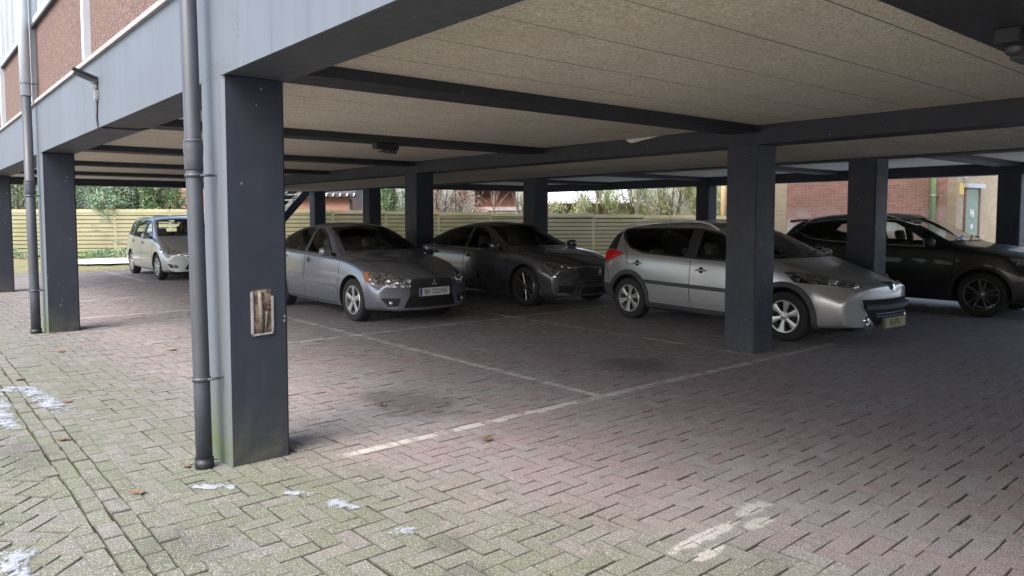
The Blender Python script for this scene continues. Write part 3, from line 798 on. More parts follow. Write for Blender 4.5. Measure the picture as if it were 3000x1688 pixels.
WAGON = dict(wb=2.60, fo=.94, ro=.76, rad=.315, rimr=.205, tw=.205, zw=.60, kf=.31, rf=.75, zf=.55,
    st=[-3.28, -3.24, -3.1, -2.85, -2.5, -2.1, -1.7, -1.3, -1.05, -.85, -.6, -.35, -.15, 0, .25, .5, .72, .88, .94],
    w=[(-3.28, .78), (-3.1, .83), (-2.5, .86), (-1.5, .865), (-.3, .87), (.2, .87), (.5, .855), (.75, .82), (.94, .77)],
    zb=[(-3.28, .33), (-3.1, .26), (-2.5, .2), (0, .18), (.6, .2), (.94, .24)],
    zs=[(-3.28, .98), (-3.0, 1.03), (-2.2, 1.0), (-1.2, .95), (-.4, .92), (-.1, .90), (.2, .85), (.5, .80), (.75, .72), (.94, .65)],
    ws=[(-3.28, .72), (-2.8, .80), (-1.5, .82), (-.3, .83), (.2, .80), (.6, .74), (.94, .66)],
    yr=[(-3.28, .58), (-3.0, .60), (-2.4, .62), (-1.6, .62), (-1.05, .62), (-.6, .68), (-.2, .74), (0, .72), (.4, .62), (.94, .46)],
    zr=[(-3.28, 1.09), (-3.18, 1.26), (-3.0, 1.36), (-2.4, 1.42), (-1.6, 1.435), (-1.15, 1.40), (-.85, 1.28), (-.5, 1.12), (-.15, .985), (0, .94), (.35, .845), (.7, .775), (.94, .69)],
    zt=[(-3.28, 1.10), (-3.18, 1.32), (-3.0, 1.425), (-2.4, 1.49), (-1.6, 1.50), (-1.2, 1.475), (-.95, 1.41), (-.5, 1.185), (-.10, 1.01), (0, .99), (.35, .92), (.7, .84), (.94, .745)],
    cav=(-3.12, -.08), wsx=-1.12, rwx=-3.0,
    windscreen=[(-.68, 1.03), (.68, 1.03), (.52, 1.375), (0, 1.41), (-.52, 1.375)], rear_window=[(-.55, 1.08), (.55, 1.08), (.5, 1.32), (-.5, 1.32)],
    side_windows=[dict(poly=[(-1.38, .985), (-.45, .97), (-.80, 1.17), (-1.08, 1.32), (-1.38, 1.375)]), dict(poly=[(-2.90, 1.345), (-2.80, 1.22), (-2.62, 1.10), (-2.35, 1.03), (-1.52, .99), (-1.52, 1.385), (-2.2, 1.385), (-2.72, 1.365)], mat='privacy')],
    side_patches=[('pillar_cover', [(-1.54, .975), (-1.36, .97), (-1.36, 1.385), (-1.54, 1.395)], 'blackp', dict(off=.005, thick=.008)), ('sill_cladding', [(-2.2, .20), (-2.2, .30), (-.36, .28), (-.36, .19)], 'cladding', dict(off=.014, thick=.02)),
                  ('bumper_cladding', [(-3.24, .28), (-3.24, .52), (-2.95, .52), (-2.9, .3)], 'cladding', dict(off=.012, thick=.02))],
    gaps=[[(-.24, .90), (-.32, .60), (-.36, .29)], [(-1.44, .97), (-1.44, .5), (-1.42, .25)], [(-2.86, 1.33), (-2.66, .97), (-2.62, .84)], [(-3.2, .80), (-3.05, .70), (-3.0, .55)]],
    topgaps=[[(-.10, .70), (.2, .65), (.5, .54), (.74, .40), (.88, .18)]],
    side_strips=[('door_moulding', [(-2.28, .60), (-.42, .565)], .055, 'cladding', .012), ('sill_trim', [(-2.2, .345), (-.36, .325)], .04, 'paintx', .006)],
    patches=[('headlight', [(-.02, -.82, .865), (.14, -.84, .755), (.34, -.78, .715), (.60, -.60, .67), (.78, -.38, .665), (.64, -.44, .73), (.36, -.62, .825), (.1, -.76, .86)], (-.5, .62, -.6), 'lampdark', dict(off=.006, thick=.02, res=.03)),
             ('grille', [(1, -.53, .575), (1, .53, .575), (1, .50, .47), (1, .40, .33), (1, .34, .265), (1, -.34, .265), (1, -.40, .33), (1, -.50, .47)], (-1, 0, 0), 'well', dict(off=.004, thick=.01, mirror=False)),
             ('emblem_plate', [(.8, -.11, .76), (.8, .11, .76), (.8, .07, .65), (.8, -.07, .65)], (-1, 0, -.3), 'blackp', dict(off=.003, thick=.008, res=.03, mirror=False)),
             ('tail_window', [(-2.96, -.80, 1.05), (-3.24, -.62, 1.06), (-3.19, -.58, 1.30), (-3.06, -.60, 1.385), (-3.01, -.66, 1.38)], (.62, .78, 0), 'blackp', dict(off=.006, thick=.012, res=.04)),
             ('tail_light', [(-2.76, -.86, 1.0), (-3.0, -.82, 1.045), (-3.26, -.66, 1.04), (-3.32, -.60, .86), (-3.16, -.80, .84), (-3.0, -.84, .90)], (.62, .78, 0), 'red', dict(off=.008, thick=.02, res=.04))],
    bars=[('bumper_bar', .485, .50, .075, 'cladding', .04), ('grille_bar', .405, .34, .012, 'chrome', .006), ('grille_bar', .37, .33, .012, 'chrome', .006), ('grille_bar', .335, .31, .012, 'chrome', .006)],
    ribbons=[('bumper_trim', [(.8, -.48, .245), (.86, -.36, .25), (.9, -.2, .225)], (-1, .2, 0), .05, 'chrome', .02)],
    discs=[('fog_lamp', (.8, -.45, .325), (-1, .2, 0), .055, 'lens'), ('headlamp_lens', (.5, -.64, .745), (-.72, .5, -.35), .06, 'lens'), ('headlamp_lens', (.7, -.50, .70), (-.8, .4, -.35), .035, 'lens')],
    handles=[(-1.25, .82), (-2.42, .86)], mirror=(-.48, .955), dashx=-.42, dashz=.97, mirz=1.34, seatx=-1.2,
    rails=[(-3.0, -1.15, .575, .075)], rail_mat='railm', arch_trim=('cladding', .075, .012), aerial=(-2.45, .20, .12), emblem=('lion', .70, .045), plate=('83-JFR-1', .285, 0, 'nl', .035),
    wheel=dict(n=6, kind='single', w0=.04, w1=.10, flare=1.6, a0=.35))
MPV = dict(wb=2.70, fo=.90, ro=.86, rad=.325, rimr=.215, tw=.205, zw=.62, kf=.36, rf=.45, zf=.5,
    st=[-3.54, -3.5, -3.35, -3.1, -2.7, -2.2, -1.8, -1.4, -1.05, -.85, -.6, -.35, -.15, 0, .25, .5, .72, .86, .90],
    w=[(-3.54, .82), (-3.3, .87), (-2.5, .895), (-.3, .90), (.3, .895), (.6, .86), (.9, .78)],
    zb=[(-3.54, .34), (-3.3, .25), (-2.5, .19), (0, .18), (.6, .19), (.9, .22)],
    zs=[(-3.54, 1.02), (-3.0, 1.07), (-2, 1.05), (-1, 1.0), (-.3, .97), (0, .94), (.3, .87), (.6, .76), (.9, .64)],
    ws=[(-3.54, .77), (-3.0, .84), (-1.5, .86), (-.3, .865), (.2, .84), (.6, .76), (.9, .66)],
    yr=[(-3.54, .64), (-3.2, .66), (-2.0, .66), (-1.0, .66), (-.6, .71), (-.2, .78), (0, .76), (.5, .65), (.9, .48)],
    zr=[(-3.54, 1.12), (-3.42, 1.35), (-3.25, 1.48), (-2.4, 1.535), (-1.6, 1.545), (-1.05, 1.49), (-.8, 1.36), (-.5, 1.20), (-.2, 1.055), (0, 1.0), (.35, .90), (.65, .79), (.9, .68)],
    zt=[(-3.54, 1.13), (-3.42, 1.42), (-3.25, 1.56), (-2.4, 1.62), (-1.6, 1.625), (-1.15, 1.57), (-.95, 1.50), (-.5, 1.25), (-.15, 1.075), (0, 1.05), (.35, .97), (.65, .86), (.9, .72)],
    cav=(-3.38, -.12), wsx=-1.1, rwx=-3.25,
    windscreen=[(-.72, 1.10), (.72, 1.10), (.56, 1.46), (0, 1.50), (-.56, 1.46)], rear_window=[(-.58, 1.14), (.58, 1.14), (.54, 1.43), (-.54, 1.43)],
    side_windows=[dict(poly=[(-1.42, 1.04), (-.52, 1.02), (-.85, 1.25), (-1.10, 1.42), (-1.42, 1.47)]), dict(poly=[(-2.45, 1.07), (-1.54, 1.045), (-1.54, 1.475), (-2.45, 1.47)]), dict(poly=[(-3.30, 1.12), (-2.55, 1.08), (-2.55, 1.465), (-3.05, 1.43), (-3.2, 1.36)])],
    gaps=[[(-.30, .95), (-.36, .6), (-.42, .27)], [(-1.48, 1.03), (-1.48, .5), (-1.46, .25)], [(-2.5, 1.05), (-2.42, .7), (-2.3, .26)], [(-2.3, .25), (-.42, .25)]],
    topgaps=[[(-.12, .76), (.3, .72), (.6, .60), (.78, .44)]],
    side_strips=[('door_moulding', [(-2.3, .60), (-.45, .57)], .03, 'paintx', .008)],
    patches=[('headlight', [(.18, -.86, .86), (.30, -.87, .70), (.55, -.76, .655), (.80, -.50, .63), (.72, -.50, .72), (.45, -.72, .83)], (-.66, .66, -.3), 'lamp', dict(off=.008, thick=.02, res=.03)),
             ('grille', [(1, -.42, .66), (1, .42, .66), (1, .36, .58), (1, -.36, .58)], (-1, 0, 0), 'blackp', dict(off=.004, thick=.01, mirror=False)),
             ('lower_grille', [(1, -.34, .42), (1, .34, .42), (1, .42, .28), (1, -.42, .28)], (-1, 0, 0), 'well', dict(off=.004, thick=.01, mirror=False)),
             ('fog_lamp_pocket', [(.7, -.84, .43), (.7, -.54, .38), (.7, -.52, .32), (.7, -.74, .33)], (-.8, .55, 0), 'blackp', dict(off=.005, thick=.01, res=.04)),
             ('tail_light', [(-3.3, -.85, 1.3), (-3.5, -.7, 1.3), (-3.55, -.65, .95), (-3.4, -.87, .95)], (.7, .7, 0), 'red', dict(off=.006, thick=.02, res=.04))],
    ribbons=[('grille_trim', [(1, -.42, .66), (1, -.30, .44), (1, -.26, .36)], (-1, 0, 0), .02, 'chrome', .006)],
    bars=[('grille_bar', .625, .40, .03, 'chrome', .008)],
    discs=[('fog_lamp', (.8, -.66, .37), (-1, .3, 0), .04, 'lens')],
    handles=[(-1.32, .90), (-2.34, .93)], mirror=(-.55, 1.02), dashx=-.45, dashz=1.04, mirz=1.42, seatx=-1.2, seatz=.38,
    rails=[(-3.1, -1.2, .61, .03)], emblem=('bolt', .64, .05), plate=None,
    wheel=dict(n=7, kind='single', w0=.035, w1=.06, a0=.1))
SUV = dict(wb=2.65, fo=.90, ro=.84, rad=.35, rimr=.245, tw=.225, zw=.68, kf=.34, rf=.35, zf=.58,
    st=[-3.49, -3.45, -3.3, -3.05, -2.7, -2.3, -1.9, -1.5, -1.15, -.95, -.7, -.42, -.25, 0, .3, .6, .78, .87, .90],
    w=[(-3.49, .79), (-3.3, .85), (-2.5, .90), (-.3, .905), (.3, .90), (.6, .88), (.9, .80)],
    zb=[(-3.49, .36), (-3.3, .28), (-2.5, .22), (0, .21), (.6, .23), (.9, .27)],
    zs=[(-3.49, 1.04), (-3.2, 1.12), (-2.6, 1.12), (-1.5, 1.06), (-.4, 1.03), (0, 1.0), (.4, .94), (.7, .86), (.9, .76)],
    ws=[(-3.49, .73), (-3.0, .82), (-1.5, .85), (-.3, .86), (.3, .85), (.7, .79), (.9, .70)],
    yr=[(-3.49, .60), (-3.2, .62), (-2.4, .63), (-1.6, .635), (-1.15, .645), (-.7, .72), (-.42, .77), (0, .75), (.6, .68), (.9, .58)],
    zr=[(-3.49, 1.08), (-3.3, 1.28), (-3.1, 1.39), (-2.4, 1.475), (-1.7, 1.50), (-1.25, 1.45), (-.95, 1.33), (-.7, 1.21), (-.42, 1.08), (0, 1.035), (.4, .98), (.7, .90), (.9, .81)],
    zt=[(-3.49, 1.09), (-3.3, 1.34), (-3.1, 1.46), (-2.4, 1.55), (-1.7, 1.57), (-1.3, 1.53), (-1.1, 1.46), (-.7, 1.26), (-.36, 1.10), (0, 1.075), (.4, 1.02), (.7, .95), (.9, .85)],
    cav=(-3.3, -.32), wsx=-1.25, rwx=-3.1,
    windscreen=[(-.70, 1.13), (.70, 1.13), (.54, 1.44), (0, 1.47), (-.54, 1.44)], rear_window=[(-.55, 1.16), (.55, 1.16), (.5, 1.36), (-.5, 1.36)],
    side_windows=[dict(poly=[(-1.62, 1.09), (-.72, 1.075), (-1.08, 1.28), (-1.34, 1.40), (-1.62, 1.43)]), dict(poly=[(-3.0, 1.24), (-2.65, 1.15), (-2.3, 1.12), (-1.72, 1.095), (-1.72, 1.435), (-2.4, 1.41), (-2.85, 1.36)], mat='privacy')],
    chrome_line=[(-1.0, 1.36), (-1.3, 1.435), (-1.7, 1.465), (-2.4, 1.445), (-2.9, 1.385), (-3.08, 1.24), (-2.7, 1.12), (-2.3, 1.09), (-1.7, 1.065), (-.66, 1.045)],
    gaps=[[(-.36, 1.0), (-.40, .6), (-.45, .3)], [(-1.67, 1.07), (-1.67, .5), (-1.65, .28)], [(-2.7, 1.1), (-2.45, .7), (-2.25, .3)]],
    topgaps=[[(-.32, .76), (.1, .74), (.5, .68), (.80, .58)]],
    side_patches=[('sill_cladding', [(-2.25, .24), (-2.25, .36), (-.4, .36), (-.4, .24)], 'blackp', dict(off=.012, thick=.02))],
    patches=[('headlight', [(.40, -.88, .92), (.52, -.87, .80), (.75, -.70, .77), (.90, -.48, .77), (.88, -.48, .84), (.65, -.74, .90)], (-.75, .66, 0), 'lampdark', dict(off=.008, thick=.02, res=.03)),
             ('grille', [(1, -.40, .82), (1, .40, .82), (1, .24, .55), (1, -.24, .55)], (-1, 0, 0), 'blackp', dict(off=.004, thick=.01, mirror=False)),
             ('bumper_vent', [(.8, -.80, .56), (.8, -.52, .54), (.8, -.50, .44), (.8, -.74, .42)], (-.85, .5, 0), 'well', dict(off=.005, thick=.01, res=.04)),
             ('tail_light', [(-3.1, -.85, 1.12), (-3.4, -.65, 1.12), (-3.45, -.6, .98), (-3.2, -.85, .98)], (.7, .7, 0), 'red', dict(off=.006, thick=.02, res=.04))],
    ribbons=[('grille_trim', [(1, -.40, .82), (1, -.30, .66), (1, -.16, .56), (1, 0, .55)], (-1, 0, 0), .04, 'chrome', .01)],
    handles=[(-1.52, .96), (-2.52, 1.0)], handle_mat='chrome', mirror=(-.70, 1.06), dashx=-.58, dashz=1.05, mirz=1.38, seatx=-1.45, seatz=.42,
    arch_trim=('blackp', .05, .006), spoiler=(-3.02, -3.27, .56, 1.43), rails=[(-2.9, -1.3, .585, .045)], plate=None, emblem=('ring', .72, .055), mirror_mat=MT['blackp'],
    wheel=dict(n=5, kind='double', w0=.02, w1=.03, split=.05, a0=.25, mat=MT['rimd']))
P_ = dict(
    lancer=paint('grey_blue_paint', (.185, .195, .235), .6, .27), talisman=paint('dark_grey_paint', (.105, .107, .120), .6, .24),
    wagon=paint('silver_grey_paint', (.40, .41, .425), .6, .29, .35), mpv=paint('light_silver_paint', (.38, .395, .41), .5, .36, .2), suv=paint('black_paint', (.005, .005, .007), .0, .4, .1, .35))
def raise_roof(S, z0, k):
    up = lambda z: z if z < z0 else z0 + (z - z0) * k
    for key in ('zs', 'zr', 'zt'): S[key] = [(x, up(z)) for x, z in S[key]]
    for wn in S['side_windows']: wn['poly'] = [(x, up(z)) for x, z in wn['poly']]
    for key in ('windscreen', 'rear_window'): S[key] = [(y, up(z)) for y, z in S[key]]
    for key in ('chrome_line',):
        if S.get(key): S[key] = [(x, up(z)) for x, z in S[key]]
    S['mirz'] = up(S['mirz']) - .01
    if S.get('spoiler'): a = S['spoiler']; S['spoiler'] = (a[0], a[1], a[2], up(a[3]))
raise_roof(SUV, .8, 1.09); raise_roof(TALISMAN, 1.0, 1.09)
LANCER['paint'] = P_['lancer']; TALISMAN['paint'] = P_['talisman']; WAGON['paint'] = P_['wagon']; MPV['paint'] = P_['mpv']; SUV['paint'] = P_['suv']
# ------------------------------------------------------------------ setting materials
K = 1.05
def dark_paint(name, col, rough=.55, stain=.5):
    m, nt, b = newmat(name); g = NG(nt)
    v = g.pos(); s_ = g.sep(v)
    n1 = g.noise(1.3, 5, .6, v); n2 = g.noise(7, 5, .65, v); n3 = g.noise(60, 3, .6, v)
    run = g.noise(3.0, 4, .6, g.mapping(v, (5, 5, .35)))
    c = g.mix(g.ramp(n1, .3, .7), tuple(x * .85 for x in col), tuple(x * 1.15 for x in col))
    c = g.mix(g.math('MULTIPLY', g.ramp(run, .52, .75), stain * .35), c, tuple(min(1, x * 1.9 + .01) for x in col))
    # small chips and spots
    vo = g.n('ShaderNodeTexVoronoi'); vo.inputs['Scale'].default_value = 9; g.L.new(v, vo.inputs['Vector'])
    sp = g.math('MULTIPLY', g.math('LESS_THAN', vo.outputs['Distance'], .075), g.ramp(n2, .47, .52))
    c = g.mix(g.math('MULTIPLY', sp, .6), c, (.33, .34, .35))
    # green algae creeping up from the ground
    z = s_[2]
    al = g.math('MULTIPLY', g.ramp(z, .42, .02), g.ramp(n2, .35, .65))
    al = g.math('MULTIPLY', al, g.ramp(s_[0], .55, .1))
    al = g.math('MULTIPLY', al, .55)
    c = g.mix(al, c, (.07, .085, .03))
    gr = g.math('MULTIPLY', g.ramp(z, .38, .0), g.ramp(g.noise(11, 5, .7, v), .40, .62))
    c = g.mix(g.math('MULTIPLY', gr, .55), c, (.085, .078, .066))
    sc = g.noise(6, 5, .75, g.mapping(v, (1, 1, 7)))
    band_ = g.math('MULTIPLY', g.ramp(g.math('ABSOLUTE', g.math('SUBTRACT', z, .62)), .35, .05), g.ramp(sc, .62, .70))
    c = g.mix(g.math('MULTIPLY', band_, .45), c, (.20, .20, .205))
    g.put(b.inputs['Base Color'], c)
    g.put(b.inputs['Roughness'], g.ramp(n2, .3, .7, rough - .08, rough + .12))
    g.put(b.inputs['Normal'], g.bump(n3, .12, .003, g.bump(n2, .15, .008)))
    return m

def light_paint(name, col):
    m, nt, b = newmat(name); g = NG(nt)
    v = g.pos(); s_ = g.sep(v)
    n1 = g.noise(.9, 4, .6, v); n2 = g.noise(6, 5, .65, v); n3 = g.noise(70, 3, .6, v)
    run = g.noise(2.2, 5, .65, g.mapping(v, (4, 4, .22)))
    run2 = g.noise(9, 3, .6, g.mapping(v, (3, 3, .08)))
    c = g.mix(g.ramp(n1, .3, .7), tuple(x * .9 for x in col), tuple(x * 1.08 for x in col))
    c = g.mix(g.math('MULTIPLY', g.ramp(run, .45, .8), .55), c, tuple(x * .62 for x in col))
    c = g.mix(g.math('MULTIPLY', g.ramp(run2, .62, .78), .35), c, tuple(x * .55 for x in col))
    # formwork joints : thin vertical lines
    fr = g.math('FRACT', g.math('MULTIPLY', g.math('ADD', s_[1], 40.13), 1 / 1.27))
    ln = g.math('MULTIPLY', g.math('LESS_THAN', fr, .006), g.ramp(n2, .40, .5))
    c = g.mix(g.math('MULTIPLY', ln, .65), c, (.05, .055, .06))
    # speckled dirt at the joint near the column head
    vo = g.n('ShaderNodeTexVoronoi'); vo.inputs['Scale'].default_value = 60; g.L.new(v, vo.inputs['Vector'])
    zz = g.math('ABSOLUTE', g.math('SUBTRACT', s_[2], 2.46))
    near = g.math('MULTIPLY', g.ramp(zz, .09, .0), g.math('LESS_THAN', g.math('ABSOLUTE', g.math('SUBTRACT', s_[1], .2)), .35))
    sp = g.math('MULTIPLY', g.math('LESS_THAN', vo.outputs['Distance'], .33), near)
    yy = g.math('ABSOLUTE', g.math('SUBTRACT', g.math('ADD', s_[1], g.math('MULTIPLY', n2, .03)), -.27))
    crack = g.math('MULTIPLY', g.math('MULTIPLY', g.math('LESS_THAN', yy, .014), g.math('LESS_THAN', vo.outputs['Distance'], .42)), g.math('GREATER_THAN', s_[2], 2.6))
    c = g.mix(g.math('MULTIPLY', g.math('MAXIMUM', sp, crack), .85), c, (.03, .03, .035))
    # algae near the ground
    z = s_[2]
    al = g.math('MULTIPLY', g.ramp(z, .62, .03), g.ramp(n2, .30, .62))
    al2 = g.math('MULTIPLY', g.ramp(z, 2.2, .2), g.math('MULTIPLY', g.ramp(run, .45, .6), .35))
    c = g.mix(al2, c, (.12, .135, .085))
    c = g.mix(g.math('MULTIPLY', al, .95), c, (.07, .105, .03))
    g.put(b.inputs['Base Color'], c); setp(b, rough=.6)
    g.put(b.inputs['Normal'], g.bump(n3, .1, .003))
    return m

def ceiling_mat():
    m, nt, b = newmat('wood_wool_board'); g = NG(nt)
    v = g.pos(); s_ = g.sep(v)
    n0 = g.noise(.8, 3, .6, v)
    n1 = g.noise(30, 4, .75, g.mapping(v, (1, 2.2, 1), (0, 0, .5)), 1.2); n2 = g.noise(38, 3, .75, g.mapping(v, (2.2, 1, 1), (0, 0, -.3)), 1.5)
    f = g.math('MULTIPLY', g.math('ADD', n1, n2), .5)
    c = g.mix(g.ramp(f, .38, .62), (.34, .30, .225), (.96, .89, .74))
    c = g.mix(g.ramp(n0, .35, .7, 0, .35), c, (.46, .40, .31))
    wood = g.noise(4, 3, .6, g.mapping(v, (.5, 6, 1)))
    c = g.mix(g.ramp(wood, .5, .75, 0, .22), c, (.42, .34, .26))
    # board joints every 0.587 m along x, staggered cross joints
    q = g.math('MULTIPLY', g.math('ADD', s_[1], 60 * .587 - .13 + .0), 1 / .587)
    fr = g.math('FRACT', q); row = g.math('FLOOR', q)
    j1 = g.math('LESS_THAN', fr, .018)
    rnd = g.n('ShaderNodeTexWhiteNoise', noise_dimensions='1D'); g.L.new(row, rnd.inputs['W'])
    j1 = g.math('MULTIPLY', j1, g.ramp(g.noise(.35, 1, .5, v), 0.42, .50, .55, 1.0))
    fx = g.math('FRACT', g.math('ADD', g.math('MULTIPLY', s_[0], 1 / 2.4), rnd.outputs[0]))
    j2 = g.math('LESS_THAN', fx, .0025)
    c = g.mix(g.math('MULTIPLY', g.math('MAXIMUM', j1, g.math('MULTIPLY', j2, .5)), .8), c, (.03, .025, .02))
    g.put(b.inputs['Base Color'], c); setp(b, rough=.95, spec=.1)
    g.put(b.inputs['Normal'], g.bump(f, .8, .012))
    return m

def brick_wall_mat(name, c1, c2, mortar, scale=1.0, axis='x', algae=.0, white=0.0):
    m, nt, b = newmat(name); g = NG(nt)
    v = g.pos(); s_ = g.sep(v)
    cb = g.n('ShaderNodeCombineXYZ'); g.L.new(s_[0] if axis == 'x' else s_[1], cb.inputs[0]); g.L.new(s_[2], cb.inputs[1])
    br = g.n('ShaderNodeTexBrick'); g.L.new(cb.outputs[0], br.inputs['Vector'])
    br.inputs['Scale'].default_value = 1.0
    br.inputs['Brick Width'].default_value = .22 * scale; br.inputs['Row Height'].default_value = .0625 * scale
    br.inputs['Mortar Size'].default_value = .006; br.inputs['Color1'].default_value = (*c1, 1); br.inputs['Color2'].default_value = (*c2, 1); br.inputs['Mortar'].default_value = (*mortar, 1)
    n = g.noise(1.2, 5, .6, v); n2 = g.noise(15, 3, .6, v)
    c = g.mix(g.ramp(n, .3, .75, 0, .5), br.outputs[0], tuple(x * .7 for x in c1))
    if algae: c = g.mix(g.math('MULTIPLY', g.ramp(n, .5, .7), algae), c, (.22, .2, .1))
    if white: c = g.mix(g.math('MULTIPLY', g.math('MULTIPLY', g.ramp(s_[2], 1.9, 1.2), g.ramp(n, .42, .6)), white), c, (.6, .58, .55))
    g.put(b.inputs['Base Color'], c); setp(b, rough=.9)
    g.put(b.inputs['Normal'], g.bump(br.outputs['Fac'], .5, .006, g.bump(n2, .2, .004)))
    return m

LINES = []   # painted bay lines: (axis, centre, from, to)
LINES += [('x', -.235, .62, 7.4), ('x', 4.08, 1.9, 9.0), ('x', 8.25, .6, 3.0), ('x', 14.55, 1.0, 3.35), ('x', 10.9, .6, 2.2)]
LINES += [('y', 3.17, -.25, 6.3), ('y', 5.93, -.1, 5.9), ('y', 3.2, 14.5, 19.0), ('y', 9.1, .4, 6.8), ('y', 14.9, .4, 6.8)]

def paving_mat():
    m, nt, b = newmat('brick_paving'); g = NG(nt)
    v = g.pos(); s_ = g.sep(v); x, y = s_[0], s_[1]
    at = g.n('ShaderNodeAttribute', attribute_name='brick'); sp = g.sep(at.outputs['Vector'])
    r1, r2, r3 = sp[0], sp[1], sp[2]
    edge = g.math('GREATER_THAN', r3, 1.5); r3 = g.math('MINIMUM', r3, .5)
    # individual brick colours
    big = g.noise(.35, 3, .6, v); mid = g.noise(1.7, 4, .6, v); fine = g.noise(120, 3, .75, v); med = g.noise(14, 4, .65, v)
    red = (.245, .195, .203); grey = (.255, .244, .248)
    f = g.ramp(g.math('ADD', g.math('MULTIPLY', r1, .8), g.math('MULTIPLY', g.math('SUBTRACT', big, .5), 3.2)), .15, .75)
    c = g.mix(f, grey, red)
    c = g.mix(g.ramp(r2, 0, 1, 0, .4), c, (.19, .165, .178))
    c = g.mix(g.ramp(r3, .90, .96, 0, .4), c, (.27, .17, .15))
    # outside: weathered light bricks with algae
    out_ = g.ramp(g.math('ADD', g.math('ADD', x, g.math('MULTIPLY', g.math('MINIMUM', y, .6), .28)), g.math('MULTIPLY', g.math('SUBTRACT', mid, .5), 1.4)), 1.3, .1)
    outy = g.ramp(g.math('ADD', y, g.math('MULTIPLY', g.math('SUBTRACT', mid, .5), 2.0)), 17.2, 18.6)
    outx = g.ramp(x, 15.4, 16.4)
    oo = g.math('MAXIMUM', out_, g.math('MAXIMUM', outy, outx))
    oc = g.mix(r1, (.128, .131, .117), (.172, .161, .149))
    oc = g.mix(g.ramp(r2, .6, 1, 0, .5), oc, (.10, .092, .088))
    c = g.mix(g.math('MULTIPLY', oo, .85), c, oc)
    gn = g.noise(.9, 5, .65, v); ra = g.math('ADD', g.math('MULTIPLY', r2, .35), g.math('MULTIPLY', med, .25))
    al = g.ramp(g.math('ADD', gn, ra), .50, .84)
    al = g.math('MULTIPLY', al, g.ramp(g.math('ADD', g.math('ADD', x, g.math('MULTIPLY', g.math('MINIMUM', y, 1.0), .30)), g.math('MULTIPLY', mid, .8)), 1.35, .3))
    al = g.math('MULTIPLY', al, g.ramp(y, 8.5, 3.0, .25, 1.0))
    c = g.mix(g.math('MULTIPLY', al, .75), c, (.100, .124, .068))
    # aggregate speckle
    c = g.mix(g.ramp(fine, .36, .48, .75, 0), c, (.04, .036, .036))
    c = g.mix(g.ramp(fine, .55, .64, 0, .75), c, (.50, .48, .47))
    c = g.mix(g.ramp(med, .45, .75, 0, .25), c, (.09, .085, .08))
    # oil stains
    for (cx, cy, rx, ry, s2) in ((1.78, .62, .42, .62, .75), (4.5, .42, .55, .42, .8), (6.4, 4.3, 1.2, .5, .6), (.42, -1.72, .13, .10, .5), (.30, -2.05, .12, .12, .5), (-.98, 1.15, .16, .5, .55), (-.6, -.95, .25, .25, .45)):
        dx = g.math('MULTIPLY', g.math('SUBTRACT', x, cx), 1 / rx); dy = g.math('MULTIPLY', g.math('SUBTRACT', y, cy), 1 / ry)
        d = g.math('SQRT', g.math('ADD', g.math('MULTIPLY', dx, dx), g.math('MULTIPLY', dy, dy)))
        d = g.math('ADD', d, g.math('ADD', g.math('MULTIPLY', g.math('SUBTRACT', med, .5), 2.2), g.math('MULTIPLY', g.math('SUBTRACT', mid, .5), 2.2)))
        c = g.mix(g.math('MULTIPLY', g.math('MULTIPLY', g.ramp(d, 1.05, .55), g.ramp(fine, .30, .62, 1.0, .45)), s2), c, (.035, .033, .032))
    # painted lines, worn
    worn = g.noise(5, 5, .7, v)
    mask = None
    for ax, ce, a0, a1 in LINES:
        u, w_ = (y, x) if ax == 'x' else (x, y)
        k = g.math('MULTIPLY', g.math('LESS_THAN', g.math('ABSOLUTE', g.math('SUBTRACT', u, ce)), .044),
                   g.math('MULTIPLY', g.math('GREATER_THAN', w_, a0), g.math('LESS_THAN', w_, a1)))
        mask = k if mask is None else g.math('MAXIMUM', mask, k)
    wf = g.ramp(g.math('ADD', worn, g.math('MULTIPLY', r3, .20)), 0.43, .62)
    c = g.mix(g.math('MULTIPLY', mask, g.math('MULTIPLY', wf, g.ramp(fine, .35, .5, .3, .8))), c, (.52, .51, .50))
    # spilled white paint
    for (cx, cy, rx, ry) in ((1.45, -2.46, .30, .045), (1.30, -2.58, .14, .035), (1.95, -2.42, .17, .05), (1.80, -2.54, .12, .05)):
        dx = g.math('MULTIPLY', g.math('SUBTRACT', x, cx), 1 / rx); dy = g.math('MULTIPLY', g.math('SUBTRACT', y, cy), 1 / ry)
        d = g.math('ADD', g.math('ADD', g.math('MULTIPLY', dx, dx), g.math('MULTIPLY', dy, dy)), g.math('MULTIPLY', g.math('SUBTRACT', med, .5), 2.5))
        c = g.mix(g.math('MULTIPLY', g.ramp(d, 1.1, .5), g.ramp(fine, .38, .55, .1, .8)), c, (.50, .49, .47))
    c = g.mix(g.math('MULTIPLY', edge, .6), c, (.045, .04, .036))
    g.put(b.inputs['Base Color'], c)
    g.put(b.inputs['Roughness'], g.ramp(med, .3, .7, .62, .88)); setp(b, spec=.35)
    g.put(b.inputs['Normal'], g.bump(fine, .35, .0025, g.bump(med, .25, .004)))
    return m

def joint_mat():
    m, nt, b = newmat('joint_sand'); g = NG(nt)
    v = g.pos(); x = g.sep(v)[0]; n = g.noise(1.4, 5, .65, v); n2 = g.noise(20, 4, .7, v)
    c = g.mix(g.ramp(n2, .3, .7), (.022, .019, .017), (.06, .052, .045))
    moss = g.math('MULTIPLY', g.ramp(n, .42, .6), g.ramp(x, .5, -.3))
    c = g.mix(g.math('MULTIPLY', moss, .8), c, (.07, .10, .02))
    g.put(b.inputs['Base Color'], c); setp(b, rough=1.0, spec=.1)
    g.put(b.inputs['Normal'], g.bump(n2, .6, .01))
    return m

